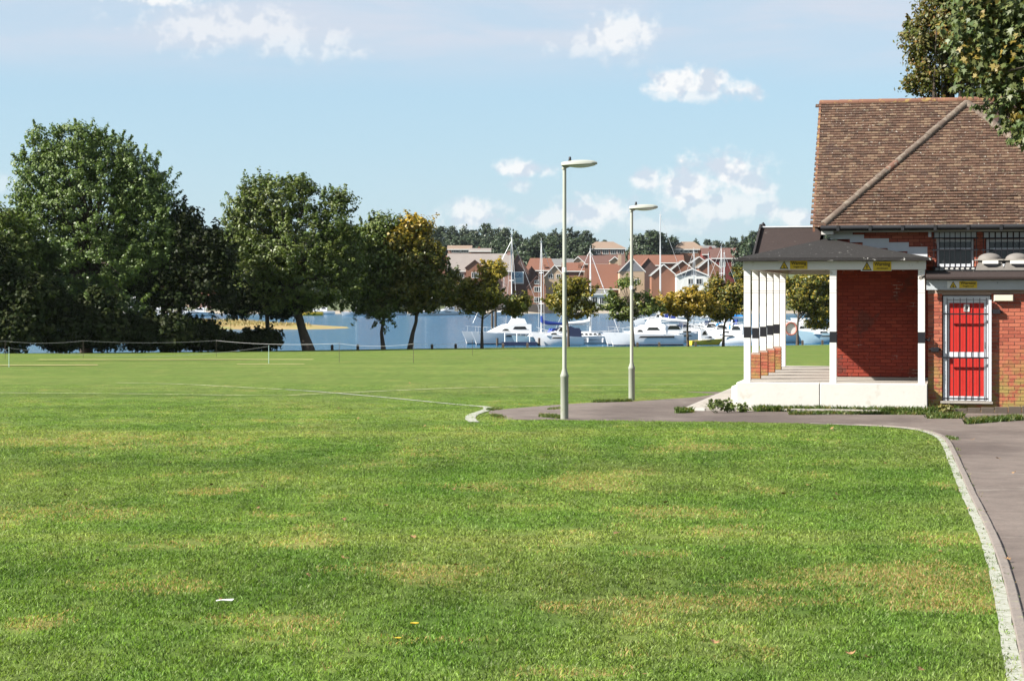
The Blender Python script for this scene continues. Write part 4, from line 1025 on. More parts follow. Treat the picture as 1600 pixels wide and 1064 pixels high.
def tree(name, label, px, py_base, lobes, leafmat, nclump=500, nleaf=40, leaf=.15, clump=.7, r0=.18, Y=None, trunk=None, nlimb=40, tint=None, group=None, cat='tree', shell=.45, depth=.85, seed=None, topfrac=.55, ragged=7):
    g = gpt(px, py_base) if Y is None else Vector(((px - 800) * Y / F, Y, fz(Y) if Y > 600 else gz(Y)))
    Yd = g.y; s = Yd / F
    T = empty(name, g, 0, label, cat, group)
    ells = []
    for (cx, cy, rx, ry, *dy) in lobes:
        q = at(cx, cy, Yd) - g; ells.append((q.x, (dy[0] if dy else 0.0), q.z, rx * s, max(rx * s * depth, .5 * ry * s), ry * s))
    if ragged == 3:                                 # young trees: break each lobe into boughs with air between
        e2 = []
        for e in ells:
            for _ in range(4):
                d = RNG.normal(size=3); d /= np.linalg.norm(d); q = RNG.uniform(.45, .62); o_ = d * np.array(e[3:6]) * .68
                e2.append((e[0] + o_[0], e[1] + o_[1], e[2] + o_[2] * .9, e[3] * q, e[4] * q, e[5] * q * .8))
        ells = [ells[0][:3] + tuple(v * .6 for v in ells[0][3:6])] + e2
    c, p, nrm, idx = crown_points(ells, nclump, nleaf, clump, shell, ragged=ragged)
    V = leaf_quads(p, nrm, leaf)
    ti = np.clip(RNG.random(len(p)) * .25 + np.repeat(RNG.random(len(c)), nleaf)[:len(p)] * .18, 0, 1)
    if tint: ti = np.clip(ti + tint(p, np.array(g)), 0, 1)
    np_mesh('crown', V, 4, leafmat, {'tint': ti}, T)
    top = ells[0]; tp = None
    if trunk: tp = [at(x, y, Yd) - g for x, y in trunk]; tp[0].z = 0
    limb_mesh((0, 0, 0), (top[0], 0, top[2] * topfrac + 0), c, r0, nlimb, seed or px, trunk_pts=tp).build('trunk', MAT['bark'], T, auto=True)
    return T
WTG = 'trees along the waterside edge of the lawn'
tree('broadleaf_tree', 'tallest dense green tree standing over the dark waterside hedge', 135, 549,
     [(135, 330, 88, 90), (105, 265, 50, 58), (62, 232, 18, 36), (165, 262, 48, 52), (215, 300, 42, 62), (235, 365, 50, 70), (70, 360, 55, 70), (150, 410, 100, 62), (40, 420, 55, 55), (205, 420, 60, 34), (255, 400, 34, 42), (125, 220, 44, 28), (185, 248, 34, 34), (60, 285, 40, 60), (240, 310, 36, 50), (30, 385, 42, 60), (268, 385, 34, 56), (150, 470, 110, 40)],
     MAT['leaf_lime'], 2700, 46, .105, .56, .34, trunk=[(135, 549), (138, 500), (140, 420), (140, 330)], nlimb=70, group=WTG, ragged=4)
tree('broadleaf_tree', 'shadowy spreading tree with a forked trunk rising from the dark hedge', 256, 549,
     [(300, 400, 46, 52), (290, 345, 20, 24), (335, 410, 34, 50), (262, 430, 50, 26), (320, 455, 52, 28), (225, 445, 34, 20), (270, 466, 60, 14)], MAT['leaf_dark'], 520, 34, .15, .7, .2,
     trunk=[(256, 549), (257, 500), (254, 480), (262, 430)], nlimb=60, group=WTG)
tree('broadleaf_tree', 'broad round green tree with a leaning dark trunk beside the water', 479, 547,
     [(455, 390, 92, 62), (435, 315, 52, 32), (392, 350, 42, 52), (405, 292, 26, 18), (470, 295, 22, 18), (520, 345, 34, 46), (535, 310, 18, 14), (375, 400, 34, 62), (480, 435, 88, 46), (420, 440, 66, 44), (540, 420, 30, 60), (455, 470, 60, 22)],
     MAT['leaf_green'], 1600, 44, .112, .60, .36, trunk=[(482, 547), (472, 515), (463, 480), (455, 430), (450, 380)], nlimb=70, group=WTG, ragged=4)
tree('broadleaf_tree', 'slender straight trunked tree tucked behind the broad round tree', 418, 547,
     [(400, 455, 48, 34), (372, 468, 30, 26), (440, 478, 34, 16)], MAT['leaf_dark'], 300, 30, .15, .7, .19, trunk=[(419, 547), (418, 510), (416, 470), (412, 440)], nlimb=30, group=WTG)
tree('broadleaf_tree', 'narrow dark green tree between the broad tree and the orange crowned tree', 598, 546,
     [(590, 415, 36, 66), (602, 356, 26, 24), (572, 395, 26, 44), (596, 470, 36, 34), (560, 450, 26, 40)], MAT['leaf_green'], 560, 34, .13, .62, .15, trunk=[(599, 546), (596, 520), (600, 490), (598, 430)], nlimb=40, group=WTG)
tree('broadleaf_tree', 'rounded waterside tree with orange leaves at its crown top', 641, 546,
     [(650, 405, 52, 52), (645, 362, 36, 24), (655, 450, 54, 40), (690, 430, 24, 40), (620, 395, 28, 44), (630, 475, 34, 20)], MAT['leaf_autumn'], 760, 34, .13, .6, .17,
     ragged=3, trunk=[(640, 546), (645, 520), (650, 503), (652, 470), (650, 420)], nlimb=50, group=WTG,
     tint=lambda p, g: np.clip((p[:, 2] - 7.2) / 2.6, 0, 1) * (RNG.random(len(p)) < .75) * .75 - .1)
tree('broadleaf_tree', 'small low spreading tree with yellowing top in front of the catamaran', 753, 545.5,
     [(752, 470, 46, 26), (766, 436, 30, 24), (722, 466, 30, 24), (800, 476, 28, 20), (735, 450, 24, 16)], MAT['leaf_autumn'], 420, 34, .13, .55, .11,
     ragged=3, trunk=[(753, 545), (753, 515), (754, 492), (756, 460)], nlimb=40, group=WTG,
     tint=lambda p, g: np.clip((p[:, 2] - 4.8) / 2.2, 0, 1) * (RNG.random(len(p)) < .6) * .6 - .05)
tree('broadleaf_tree', 'small airy tree partly hidden behind the lamp post at the lawn corner', 888, 543,
     [(885, 462, 36, 22), (868, 480, 26, 20), (908, 455, 24, 20), (890, 440, 26, 14), (905, 485, 26, 16)], MAT['leaf_autumn'], 250, 32, .13, .5, .10,
     ragged=3, trunk=[(888, 543), (888, 515), (884, 490), (886, 460)], nlimb=36, group=WTG, tint=lambda p, g: (RNG.random(len(p)) < .12) * .35)
tree('broadleaf_tree', 'thin open tree with bare looking branches behind the far lamp post', 990, 542,
     [(965, 478, 28, 14), (1005, 468, 26, 14), (985, 445, 26, 13), (955, 462, 16, 10), (1015, 485, 20, 12), (985, 490, 26, 10)], MAT['leaf_green'], 190, 30, .13, .5, .10,
     ragged=3, trunk=[(990, 542), (989, 515), (986, 495), (985, 470)], nlimb=50, group=WTG, tint=lambda p, g: (RNG.random(len(p)) < .12) * .45)
tree('broadleaf_tree', 'small golden yellow autumn tree beside the moored cruisers', 1074, 541.5,
     [(1072, 478, 38, 22), (1050, 470, 24, 20), (1098, 470, 28, 24), (1075, 460, 26, 14)], MAT['leaf_autumn'], 420, 34, .13, .52, .10,
     ragged=3, trunk=[(1075, 541), (1074, 515), (1075, 500), (1074, 470)], nlimb=36, group=WTG, tint=lambda p, g: np.where(RNG.random(len(p)) < .75, .6, .05))
tree('broadleaf_tree', 'small russet green forked tree close to the veranda posts', 1133, 541,
     [(1140, 465, 34, 30), (1118, 460, 24, 28), (1155, 440, 24, 26), (1150, 485, 26, 18), (1120, 488, 20, 14)], MAT['leaf_autumn'], 430, 34, .13, .52, .11,
     ragged=3, trunk=[(1130, 541), (1131, 515), (1133, 503), (1138, 470)], nlimb=36, group=WTG, tint=lambda p, g: np.where(RNG.random(len(p)) < .35, .35, -.1))
tree('broadleaf_tree', 'green brown tree seen through the open veranda between its posts', 1245, 537.5,
     [(1262, 465, 40, 36), (1240, 455, 30, 34), (1290, 470, 34, 40), (1262, 432, 32, 22), (1310, 455, 30, 34), (1285, 500, 24, 14)], MAT['leaf_autumn'], 560, 34, .14, .62, .13,
     ragged=3, trunk=[(1246, 537), (1246, 515), (1247, 498), (1250, 460)], nlimb=40, group=WTG, tint=lambda p, g: np.where(RNG.random(len(p)) < .25, .3, -.1))
# hedge
HG = 'dark shrubs of the waterside hedge'
for i, (px, pyb, lobes) in enumerate([(-40, 551, [(-40, 500, 60, 46), (-20, 430, 50, 60)]), (30, 551, [(25, 515, 46, 34), (45, 470, 40, 40)]), (95, 550.5, [(95, 520, 44, 28), (80, 480, 30, 30)]), (160, 550, [(160, 515, 44, 32), (150, 480, 30, 24)]),
                          (222, 549.5, [(222, 520, 38, 26)]), (270, 549.5, [(270, 518, 36, 28)]), (315, 549, [(312, 524, 34, 22)]), (360, 548, [(352, 535, 22, 12)]), (400, 547.5, [(395, 533, 22, 14), (418, 530, 18, 12)])]):
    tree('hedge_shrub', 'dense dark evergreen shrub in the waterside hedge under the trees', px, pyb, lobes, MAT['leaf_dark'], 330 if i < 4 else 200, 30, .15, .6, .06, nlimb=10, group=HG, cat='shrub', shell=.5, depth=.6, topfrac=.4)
tree('broadleaf_tree', 'low bushy green tree against the side of the tallest tree over the hedge', 18, 550, [(12, 420, 56, 58), (45, 465, 34, 36), (-10, 370, 50, 50)], MAT['leaf_green'], 420, 32, .14, .65, .16, nlimb=20, group=WTG)

# tree behind the clubhouse
tree('broadleaf_tree', 'russet tinged tree rising behind the clubhouse ridge', 1560, 0, [(1470, 95, 52, 62), (1500, 40, 62, 62), (1445, 60, 34, 44), (1560, 60, 90, 100), (1640, 20, 110, 130), (1530, -30, 80, 60), (1440, 130, 28, 24), (1475, 20, 40, 30)],
     MAT['leaf_back'], 1900, 30, .058, .30, .2, Y=57, nlimb=80, depth=.9, shell=.35, tint=lambda p, g: np.where(RNG.random(len(p)) < .12, .6, 0), seed=5)
# maple in front of the clubhouse, with real lobed leaves
def maple():
    Y = 35.0; g = Vector(((1830 - 800) * Y / F, Y, gz(Y)))
    T = empty('maple_tree', g, 0, 'overhanging maple with large green lobed leaves in front of the clubhouse roof', 'tree'); s = Y / F
    ells = []
    for cx, cy, rx, ry, dy in [(1700, 60, 175, 165, 0), (1560, 60, 66, 90, .3), (1602, 170, 36, 50, .1), (1562, 110, 42, 46, .5), (1530, 60, 40, 60, .4), (1600, 110, 60, 80, .5), (1640, 190, 60, 46, 0), (1800, 0, 200, 200, 0), (1540, -20, 60, 70, 0), (1850, 140, 150, 120, .4)]:
        q = at(cx, cy, Y) - g; ells.append((q.x, dy, q.z, rx * s, max(rx * s * .8, .6), ry * s))
    c, p, nrm, idx = crown_points(ells, 1500, 17, .30, .40, .75)
    nrm = nrm + np.array([-.35, -.35, .35]); nrm /= np.linalg.norm(nrm, axis=1, keepdims=True)
    ang = np.radians([-90, -60, -15, 5, 25, 48, 90, 132, 155, 175, 195, 240]); rad = np.array([.55, .42, .80, .40, .95, .45, 1.15, .45, .95, .40, .80, .42])
    n = len(p); r = np.array([0, 0, -1.0]) + RNG.normal(size=(n, 3)) * .6; b = r - nrm * (r * nrm).sum(1, keepdims=True); b /= np.linalg.norm(b, axis=1, keepdims=True) + 1e-9; t = np.cross(b, nrm)
    sz = RNG.uniform(.055, .095, n)[:, None, None]
    V = p[:, None, :] + sz * (t[:, None, :] * (np.cos(ang) * rad)[None, :, None] + b[:, None, :] * (np.sin(ang) * rad)[None, :, None]) + nrm[:, None, :] * sz * (np.abs(np.cos(ang) * rad) * .28)[None, :, None]
    ti = np.clip(RNG.random(n) * .15 + np.repeat(RNG.random(len(c)) < .12, 17)[:n] * .5, 0, 1)
    np_mesh('crown', V.reshape(-1, 3), 12, MAT['leaf_maple'], {'tint': ti}, T)
    limb_mesh((0, 0, 0), (0, 0, 7), c, .22, 60, 3).build('trunk', MAT['bark'], T, auto=True)
maple()

# ================================================================== far hillside wood
def far_protos(n=5):
    out = []
    for i in range(n):
        ells = [(0, 0, 9.5, 5.0, 5.0, 5.2), (2.4, .5, 6.0, 4.0, 4.0, 4.8), (-2.6, -.4, 5.5, 4.0, 4.0, 4.8), (RNG.uniform(-1.5, 1.5), 0, 13.0, 2.8, 2.8, 3.0)]
        c, p, nrm, idx = crown_points(ells, 200, 22, 1.5, .5, ragged=12)
        crown = np_mesh('crown', leaf_quads(p, nrm, .52), 4, MAT['leaf_far'], {'tint': np.clip(RNG.random(len(p)) * .3, 0, 1)}, 'mesh_only')
        tr = limb_mesh((0, 0, 0), (0, 0, 9), c, .4, 6, i).build('trunk', MAT['bark']); tm_ = tr.data; bpy.data.objects.remove(tr)
        out.append((crown, tm_))
    return out
FARP = far_protos()
def far_tree(px, py_top, Y, wide=1.0, label='dark rounded tree in the wood on the far hillside', group='trees of the far hillside wood', base=None):
    z0 = fz(Y) if base is None else base; top = at(px, py_top, Y); H = max(top.z - z0, 5.0)
    T = empty('hillside_tree', (top.x, Y, z0), random.uniform(0, 6.28), label, 'tree', group); sc = H / 16.0
    T.scale = (sc * wide, sc * wide, sc)
    cr, tk = random.choice(FARP)
    new_obj('crown', cr, None, T); new_obj('trunk', tk, None, T)
top_line = [(560, 356), (680, 357), (705, 352), (730, 353), (748, 362), (765, 346), (780, 360), (795, 352), (815, 372), (850, 362), (870, 358), (890, 356), (915, 360), (935, 372), (960, 378), (1080, 375), (1100, 372), (1120, 376), (1140, 374), (1157, 366), (1165, 372), (1180, 362), (1250, 360)]
def top_at(x):
    for (a, b), (c, d) in zip(top_line, top_line[1:]):
        if a <= x <= c: return b + (d - b) * (x - a) / (c - a)
    return 358
rnd = random.Random(21)
x = 140
while x < 1420:
    if not (955 < x < 1078): far_tree(x + rnd.uniform(-3, 3), top_at(x) + rnd.uniform(-2, 3), 900 + rnd.uniform(-15, 25), rnd.uniform(.7, .95))
    x += rnd.uniform(13, 19)
x = 150
while x < 960:
    far_tree(x, top_at(x) + 12 + rnd.uniform(0, 8), 850 + rnd.uniform(-10, 10), 1.1)
    x += rnd.uniform(15, 22)
for px, py, Y, w in [(825, 375, 800, 1.1), (845, 372, 805, 1.1), (866, 368, 800, 1.1), (895, 372, 800, 1.2), (913, 378, 790, 1.1), (775, 376, 830, 1.1), (755, 378, 835, 1.1), (800, 374, 815, 1.1)]:
    far_tree(px, py, Y, w)
for px, py, Y, w in [(1000, 366, 800, .9), (1016, 359, 795, .95), (1035, 362, 800, .95), (1049, 370, 805, .8), (992, 378, 800, .8)]:
    far_tree(px, py, Y, w, 'big dark evergreen tree between the two long beige roofed blocks', 'dark trees between the long beige roofs')
for px, py, Y, w in [(1172, 375, 650, .75), (1186, 372, 655, .7), (1160, 380, 700, .7)]:
    far_tree(px, py, Y, w, 'lighter green tree beside the far red brick terrace', 'trees by the far red terrace')
x = -300
while x < 700:
    far_tree(x, 440 + rnd.uniform(-12, 12), 680 + rnd.uniform(-30, 60), 1.2, 'rounded tree on the low far shore behind the hedge', 'trees along the low far shore', base=-3.5); x += rnd.uniform(26, 44)
x = 1260
while x < 1700:
    far_tree(x, 425 + rnd.uniform(-12, 12), 680 + rnd.uniform(-30, 60), 1.2, 'rounded tree on the far shore behind the clubhouse', 'trees on the far shore behind the clubhouse', base=-3.5); x += rnd.uniform(30, 44)

# ================================================================== far houses
def cmat(name, col, rough=.85, var=.12, scale=.4, **k): MAT[name] = pmat(name, col, rough, var, scale, **k)
cmat('h_brick', (0.195, 0.092, 0.058)); cmat('h_pink', (0.27, 0.16, 0.13)); cmat('h_red', (0.14, 0.032, 0.027)); cmat('h_cream', (0.36, 0.27, 0.19)); cmat('h_white', (0.60, 0.60, 0.58)); cmat('h_brown', (0.10, 0.06, 0.05))
cmat('r_red', (0.138, 0.060, 0.038)); cmat('r_dark', (0.095, 0.048, 0.038)); cmat('r_grey', (0.13, 0.127, 0.125)); cmat('r_stone', (0.19, 0.165, 0.15)); cmat('r_beige', (0.19, 0.135, 0.098)); cmat('h_slate', (0.16, 0.165, 0.18))
def house(label, px0, px1, py_eave, py_ridge, Y, facing='gable', wall='h_brick', roof='r_red', deep=9.0, windows=(), chimneys=(), barge=True, base=None, hip=0.0, rot=0.0, gablemat=None, name='brick_house', cat='house', group=None):
    """facing gable: the gable looks at the water; facing eaves: the ridge runs along the shore"""
    c = at((px0 + px1) / 2, HY, Y); w = (px1 - px0) * Y / F; ze = at(0, py_eave, Y).z; zr = at(0, py_ridge, Y).z
    zb = (fz(Y) - 1.0) if base is None else base
    T = empty(name, (c.x, Y, zb), rot, label, cat, group); he = ze - zb; hr = zr - zb; hw = w / 2
    if facing == 'gable':
        m = MB(); m.poly([(-hw, 0, 0), (hw, 0, 0), (hw, 0, he), (0, 0, hr - .12), (-hw, 0, he)], (0, deep, 0)); m.build('wall', MAT[wall], T)
        if gablemat:
            mm = MB(); mm.poly([(-hw * .98, -.06, he), (hw * .98, -.06, he), (0, -.06, hr - .15)], (0, .058, 0)); mm.build('gable_cladding', MAT[gablemat], T)
        ov = .35; sl = (hr - he) / hw; th = .25
        r = MB()
        for s in (-1, 1):
            r.poly([(s * (hw + ov), -ov, he - sl * ov), (0.0, -ov, hr), (0.0, -ov, hr + th), (s * (hw + ov), -ov, he - sl * ov + th)], (0, deep + 2 * ov, 0))
        rf = r.build('roof', MAT[roof], T)
        if barge:
            for s in (-1, 1):
                mm = MB(); mm.poly([(s * (hw + ov + .02), -ov - .10, he - sl * ov - .12), (0.0, -ov - .10, hr - .05), (0.0, -ov - .10, hr + .33), (s * (hw + ov + .02), -ov - .10, he - sl * ov + .30)], (0, .095, 0)); mm.build('bargeboard', MAT['h_white'], rf)
        front = -0.0
    else:
        m = MB(); m.box(-hw, hw, 0, deep, 0, he); 
        if hip < .05:
            m.poly([(-hw, 0, he), (-hw, deep, he), (-hw, deep / 2, hr - .1)], (.3, 0, 0)); m.poly([(hw, 0, he), (hw, deep, he), (hw, deep / 2, hr - .1)], (-.3, 0, 0))
        m.build('wall', MAT[wall], T)
        ov = .4; h0 = hw + ov; hi = max(hw - hip, .2) + (ov if hip < .05 else 0); r = MB()
        r.add([(-h0, -ov, he), (h0, -ov, he), (hi, deep / 2, hr), (-hi, deep / 2, hr), (-h0, deep + ov, he), (h0, deep + ov, he), (-h0, -ov, he + .22), (h0, -ov, he + .22), (hi, deep / 2, hr + .22), (-hi, deep / 2, hr + .22), (-h0, deep + ov, he + .22), (h0, deep + ov, he + .22)],
              [(0, 3, 2, 1), (3, 4, 5, 2), (6, 7, 8, 9), (9, 8, 11, 10), (0, 1, 7, 6), (4, 10, 11, 5), (0, 6, 9, 3), (3, 9, 10, 4), (1, 2, 8, 7), (2, 5, 11, 8)])
        rf = r.build('roof', MAT[roof], T)
        m = MB(); m.box(-h0, h0, -ov - .12, -ov - .01, he - .18, he + .16); m.build('gutter_board', MAT['h_white'], rf)
    for (fx, fy, ww, hh) in windows:       # fraction across, pixel row, size in metres
        x = -hw + w * fx; z = at(0, fy, Y).z - zb
        mm = MB(); t = .14
        mm.box(x - ww/2, x - ww/2 + t, -.10, -.005, z - hh/2, z + hh/2); mm.box(x + ww/2 - t, x + ww/2, -.10, -.005, z - hh/2, z + hh/2)
        mm.box(x - ww/2 + t, x + ww/2 - t, -.10, -.005, z - hh/2, z - hh/2 + t); mm.box(x - ww/2 + t, x + ww/2 - t, -.10, -.005, z + hh/2 - t, z + hh/2)
        for k in range(1, max(1, int(ww / .7))):
            xx = x - ww/2 + ww * k / max(1, int(ww / .7)); mm.box(xx - .05, xx + .05, -.09, -.006, z - hh/2 + t, z + hh/2 - t)
        wn = mm.build('window', MAT['h_white'], T); g = MB(); g.box(x - ww/2 + t, x + ww/2 - t, -.05, -.004, z - hh/2 + t, z + hh/2 - t); g.build('pane', MAT['glass'], wn)
    for (fx, dy, py) in chimneys:
        x = -hw + w * fx; z = at(0, py, Y).z - zb; mm = MB(); mm.box(x - .55, x + .55, dy, dy + .9, hr - 2.2, z); ch = mm.build('chimney', MAT[wall], rf)
        mm = MB(); mm.tube([(x - .2, dy + .45, z), (x - .2, dy + .45, z + .5)], .14, 6); mm.tube([(x + .22, dy + .45, z), (x + .22, dy + .45, z + .5)], .14, 6); mm.build('chimney_pot', MAT['r_red'], ch)
    return T, zb, hw
hs = house('long grey roofed brick house carrying the blue banner on its gable', 700, 800, 424, 397, 650, 'eaves', 'h_pink', 'r_stone', 11, windows=[(.20, 431, 2.2, 1.7), (.40, 431, 2.4, 2.2), (.62, 431, 2.2, 1.7), (.2, 455, 2.2, 1.7), (.62, 455, 2.2, 1.7)], chimneys=[(.95, 5, 394)])
house('small brick gable with dark bargeboards projecting from the long grey roof', 728, 756, 418, 407, 648, 'gable', 'h_brick', 'r_dark', 8, barge=False, windows=[(.5, 430, 2.2, 1.9)])
gb = house('gable wall with shade painted in as dark brown beside the blue banner', 793, 826, 425, 398, 654, 'gable', 'h_brown', 'r_dark', 10, barge=False)  # shade of the gable end is put into its dark brown wall colour
# banner
T = empty('banner', at(804, 452, 652.8), 0, 'blue banner with dark lettering hung on the brown gable', 'banner'); T.location.z = at(0, 443.5, 652.8).z
bw = 29 * 652.8 / F; bh = 19 * 652.8 / F
cmat('banner_blue', (0.20, 0.36, 0.47)); cmat('banner_ink', (0.02, 0.045, 0.15)); cmat('banner_white', (.5, .55, .58))
m = MB(); m.box(-bw/2, bw/2, -.12, 0, 0, bh); m.build('banner_border', MAT['banner_white'], T)
m = MB(); m.box(-bw/2 + .35, bw/2 - .35, -.16, -.125, .35, bh - .3); m.build('banner_cloth', MAT['banner_blue'], T)
text_mesh('TRAFALGAR', 1.9, MAT['banner_ink'], T, (0, -.18, bh * .66), sx=.46, bold=.02)
m = MB(); m.box(-bw/2 + .8, bw/2 - .8, -.19, -.165, bh * .40, bh * .43); m.build('rule', MAT['banner_white'], T)
house('three storey red brick gable house with white windows on the waterfront', 825, 853, 448, 432, 640, 'gable', 'h_brick', 'r_dark', 9, barge=False, windows=[(.5, 441, 1.5, 1.3), (.52, 452, 2.2, 1.7), (.52, 468.5, 2.2, 1.7)])
house('hipped red roofed house rising behind the three storey gable', 822, 868, 423, 404, 690, 'eaves', 'h_brick', 'r_red', 10, hip=1.5, chimneys=[(.62, -.2, 416)])
house('low terracotta roofed house with dark gable next to the brown gable', 818, 843, 433, 417, 662, 'gable', 'h_brown', 'r_red', 9, barge=False)
house('cream gabled house with white bargeboards behind the airy tree', 851, 882, 432, 415, 668, 'gable', 'h_cream', 'r_grey', 10, windows=[(.3, 432, 1.6, 1.5), (.7, 432, 1.6, 1.5)])
house('grey roofed house between the hipped roof and the cream gable', 862, 895, 416, 405, 720, 'eaves', 'h_brick', 'r_grey', 9)
house('pale pink gable house peeping over the terracotta roofs', 893, 913, 411, 402, 735, 'gable', 'h_cream', 'r_red', 9)
house('wide terracotta roof with white gable trim by the lamp post', 880, 912, 424, 411, 700, 'eaves', 'h_brick', 'r_red', 9, chimneys=[(.8, 1, 414), (.95, 2, 416)])
house('small steep gabled house below the beige block', 916, 928, 402, 394, 775, 'gable', 'h_cream', 'r_red', 8)
house('red roofed terrace below the beige block', 905, 968, 413, 400, 755, 'eaves', 'h_brick', 'r_dark', 10, chimneys=[(.52, 3, 408)])
house('small white trimmed gable on the red terrace', 953, 968, 408, 402, 748, 'gable', 'h_cream', 'r_red', 8)
house('broad orange brick warehouse with tiled roof above the white boathouse', 922, 968, 452, 413, 664, 'eaves', 'h_brick', 'r_red', 14)
house('white boathouse standing at the water edge', 918, 950, 460, 455, 632, 'eaves', 'h_white', 'r_grey', 8, windows=[(.3, 470, 2.6, 2.6), (.75, 470, 2.2, 2.2)])
house('grey slate fronted gable house with white trim', 968, 1007, 424, 404, 658, 'gable', 'h_cream', 'r_dark', 10, gablemat='h_slate', windows=[(.3, 440, 1.8, 1.6), (.7, 440, 1.8, 1.6)], chimneys=[(.03, 3, 398)])
house('terracotta roofed house behind the slate fronted gable', 984, 1030, 415, 399, 700, 'eaves', 'h_brick', 'r_red', 9, chimneys=[(.05, 4, 394)])
house('red roofed house with dark cross gable beside the slate front', 1000, 1026, 419, 404, 676, 'gable', 'h_brown', 'r_red', 9, barge=False)
house('plain orange brick gable house with white bargeboards and corner pipes', 1018, 1056, 430, 414, 650, 'gable', 'h_brick', 'r_grey', 10)
house('red tiled house with skylights above the plain brick gable', 1026, 1068, 411, 399, 716, 'eaves', 'h_brick', 'r_red', 10)
house('brick gable house with white trim over the white cottage', 1050, 1083, 421, 408, 690, 'gable', 'h_brick', 'r_grey', 11)
house('white cottage with grey gable roof near the golden tree', 1057, 1106, 431, 421, 645, 'gable', 'h_white', 'r_grey', 9, gablemat='h_slate', windows=[(.45, 440, 1.7, 2.0), (.72, 440, 2.0, 2.0)])
house('cream gable with white trim behind the white cottage', 1080, 1105, 411, 402, 720, 'gable', 'h_cream', 'r_grey', 10)
house('brown brick gable house with white bargeboard beside the red terrace', 1092, 1124, 418, 405, 685, 'gable', 'h_brick', 'r_grey', 10)
house('dark red brick terrace with tall chimneys near the veranda', 1112, 1172, 404, 392, 700, 'eaves', 'h_red', 'r_dark', 10, windows=[(.28, 412, 2.2, 2.2), (.6, 412, 2.2, 2.2), (.85, 412, 2.2, 2.2)], chimneys=[(.72, 4, 389)])
house('red roofed terrace behind the dark red terrace', 1098, 1190, 398, 388, 770, 'eaves', 'h_red', 'r_dark', 10, chimneys=[(.15, 4, 386), (.6, 4, 386)])
house('long beige roofed block standing beside the dark evergreen', 915, 977, 389, 378, 800, 'eaves', 'h_pink', 'r_beige', 14, hip=4.5, windows=[(f, 394, 2.4, 1.8) for f in (.12, .3, .5, .7, .88)], name='apartment_block', cat='block')
house('beige hipped roof block behind the cream gables', 1053, 1100, 390, 378, 800, 'eaves', 'h_brick', 'r_beige', 14, hip=3.5, windows=[(f, 392.5, 2.2, 1.4) for f in (.1, .25, .4, .55, .7)], name='apartment_block', cat='block')
house('brown flat walled block beside the beige hipped roof', 1096, 1118, 390, 384, 806, 'eaves', 'h_brown', 'r_grey', 12, name='apartment_block', cat='block')
house('pale beige roofed block above the long grey roof', 700, 736, 390, 384, 780, 'eaves', 'h_pink', 'r_beige', 12, windows=[(.35, 392, 3.5, 1.6), (.7, 392, 3.5, 1.6)], name='apartment_block', cat='block')
house('low grey roofed terrace above the long grey roof', 734, 766, 393, 388.5, 760, 'eaves', 'h_brick', 'r_stone', 9, chimneys=[(.45, 4, 387)])
house('red roofed house glimpsed behind the orange crowned tree', 640, 706, 415, 400, 720, 'eaves', 'h_brick', 'r_red', 10)
for i, (a, b, e, r_, w, rf_) in enumerate([(250, 300, 462, 448, 'h_cream', 'r_red'), (310, 350, 465, 452, 'h_pink', 'r_red'), (205, 240, 465, 452, 'h_white', 'r_grey'), (560, 600, 455, 440, 'h_brick', 'r_red')]):
    house(['cream house glimpsed under the trees above the hedge', 'pink house glimpsed behind the shadowy forked tree', 'white house glimpsed beneath the tallest tree', 'brick house hidden behind the narrow dark green tree'][i], a, b, e, r_, 640, 'eaves', w, rf_, 9)
m = MB()
for i, (a, b) in enumerate(((700, 860), (1010, 1200))):
    A = at(a, 0, 626).x; B_ = at(b, 0, 626).x; mm = MB(); mm.box(A, B_, 622, 630, WATER - 1, -1.4 if i == 0 else -2.4); tag(mm.build('quay_wall', MAT['timber'] if i == 0 else MAT['farshore']), ['dark timber faced quay below the three storey gable house', 'pale stone quay below the plain brick gable houses'][i], 'quay')

# ================================================================== boats
def hull_secs(L, B, hs_, hb, rake=.6, nst=11, fine=2.0, stern=.82):
    secs = []
    for i in range(nst):
        s = i / (nst - 1); x = (s - .5) * L
        w = B / 2 * (1 - max(0, (s - .3) / .7) ** fine) * (stern + (1 - stern) * min(1, s / .3)); w = max(w, .03)
        z = hs_ + (hb - hs_) * s ** 1.7; xt = x + rake * s ** 4
        secs.append([(xt, w, z), (x + rake * .5 * s ** 4, w * .93, z * .5), (x, w * .72, 0.0), (x, w * .3, -.35), (x, -w * .3, -.35), (x, -w * .72, 0.0), (x + rake * .5 * s ** 4, -w * .93, z * .5), (xt, -w, z)])
    return secs
def side_prism(m, prof, y0, y1, inset=0.0):
    """profile in x,z across the beam, its upper part drawn in by inset"""
    zs = [p[1] for p in prof]; z0, z1 = min(zs), max(zs); n = len(prof)
    def off(z): return inset * (z - z0) / max(z1 - z0, 1e-6)
    a = [(x, y0 + off(z), z) for x, z in prof]; b = [(x, y1 - off(z), z) for x, z in prof]
    return m.add(a + b, [tuple(range(n)), tuple(reversed(range(n, 2 * n)))] + [(i, i + n, (i + 1) % n + n, (i + 1) % n) for i in range(n)])
def boat_root(name, label, px, Y, rot, group=None, cat='boat'):
    return empty(name, ((px - 800) * Y / F, Y, WATER), R(rot), label, cat, group or 'boats moored in the harbour')
def windows_on(parent, x0, x1, z0, z1, yw, slant=.25, name='cabin_window'):
    for s in (-1, 1):
        m = MB(); m.poly([(x0, s * yw, z0), (x1, s * yw, z0), (x1 - slant, s * yw, z1), (x0 + slant, s * yw, z1)], (0, s * .03, 0)); m.build(name, MAT['glass'], parent)
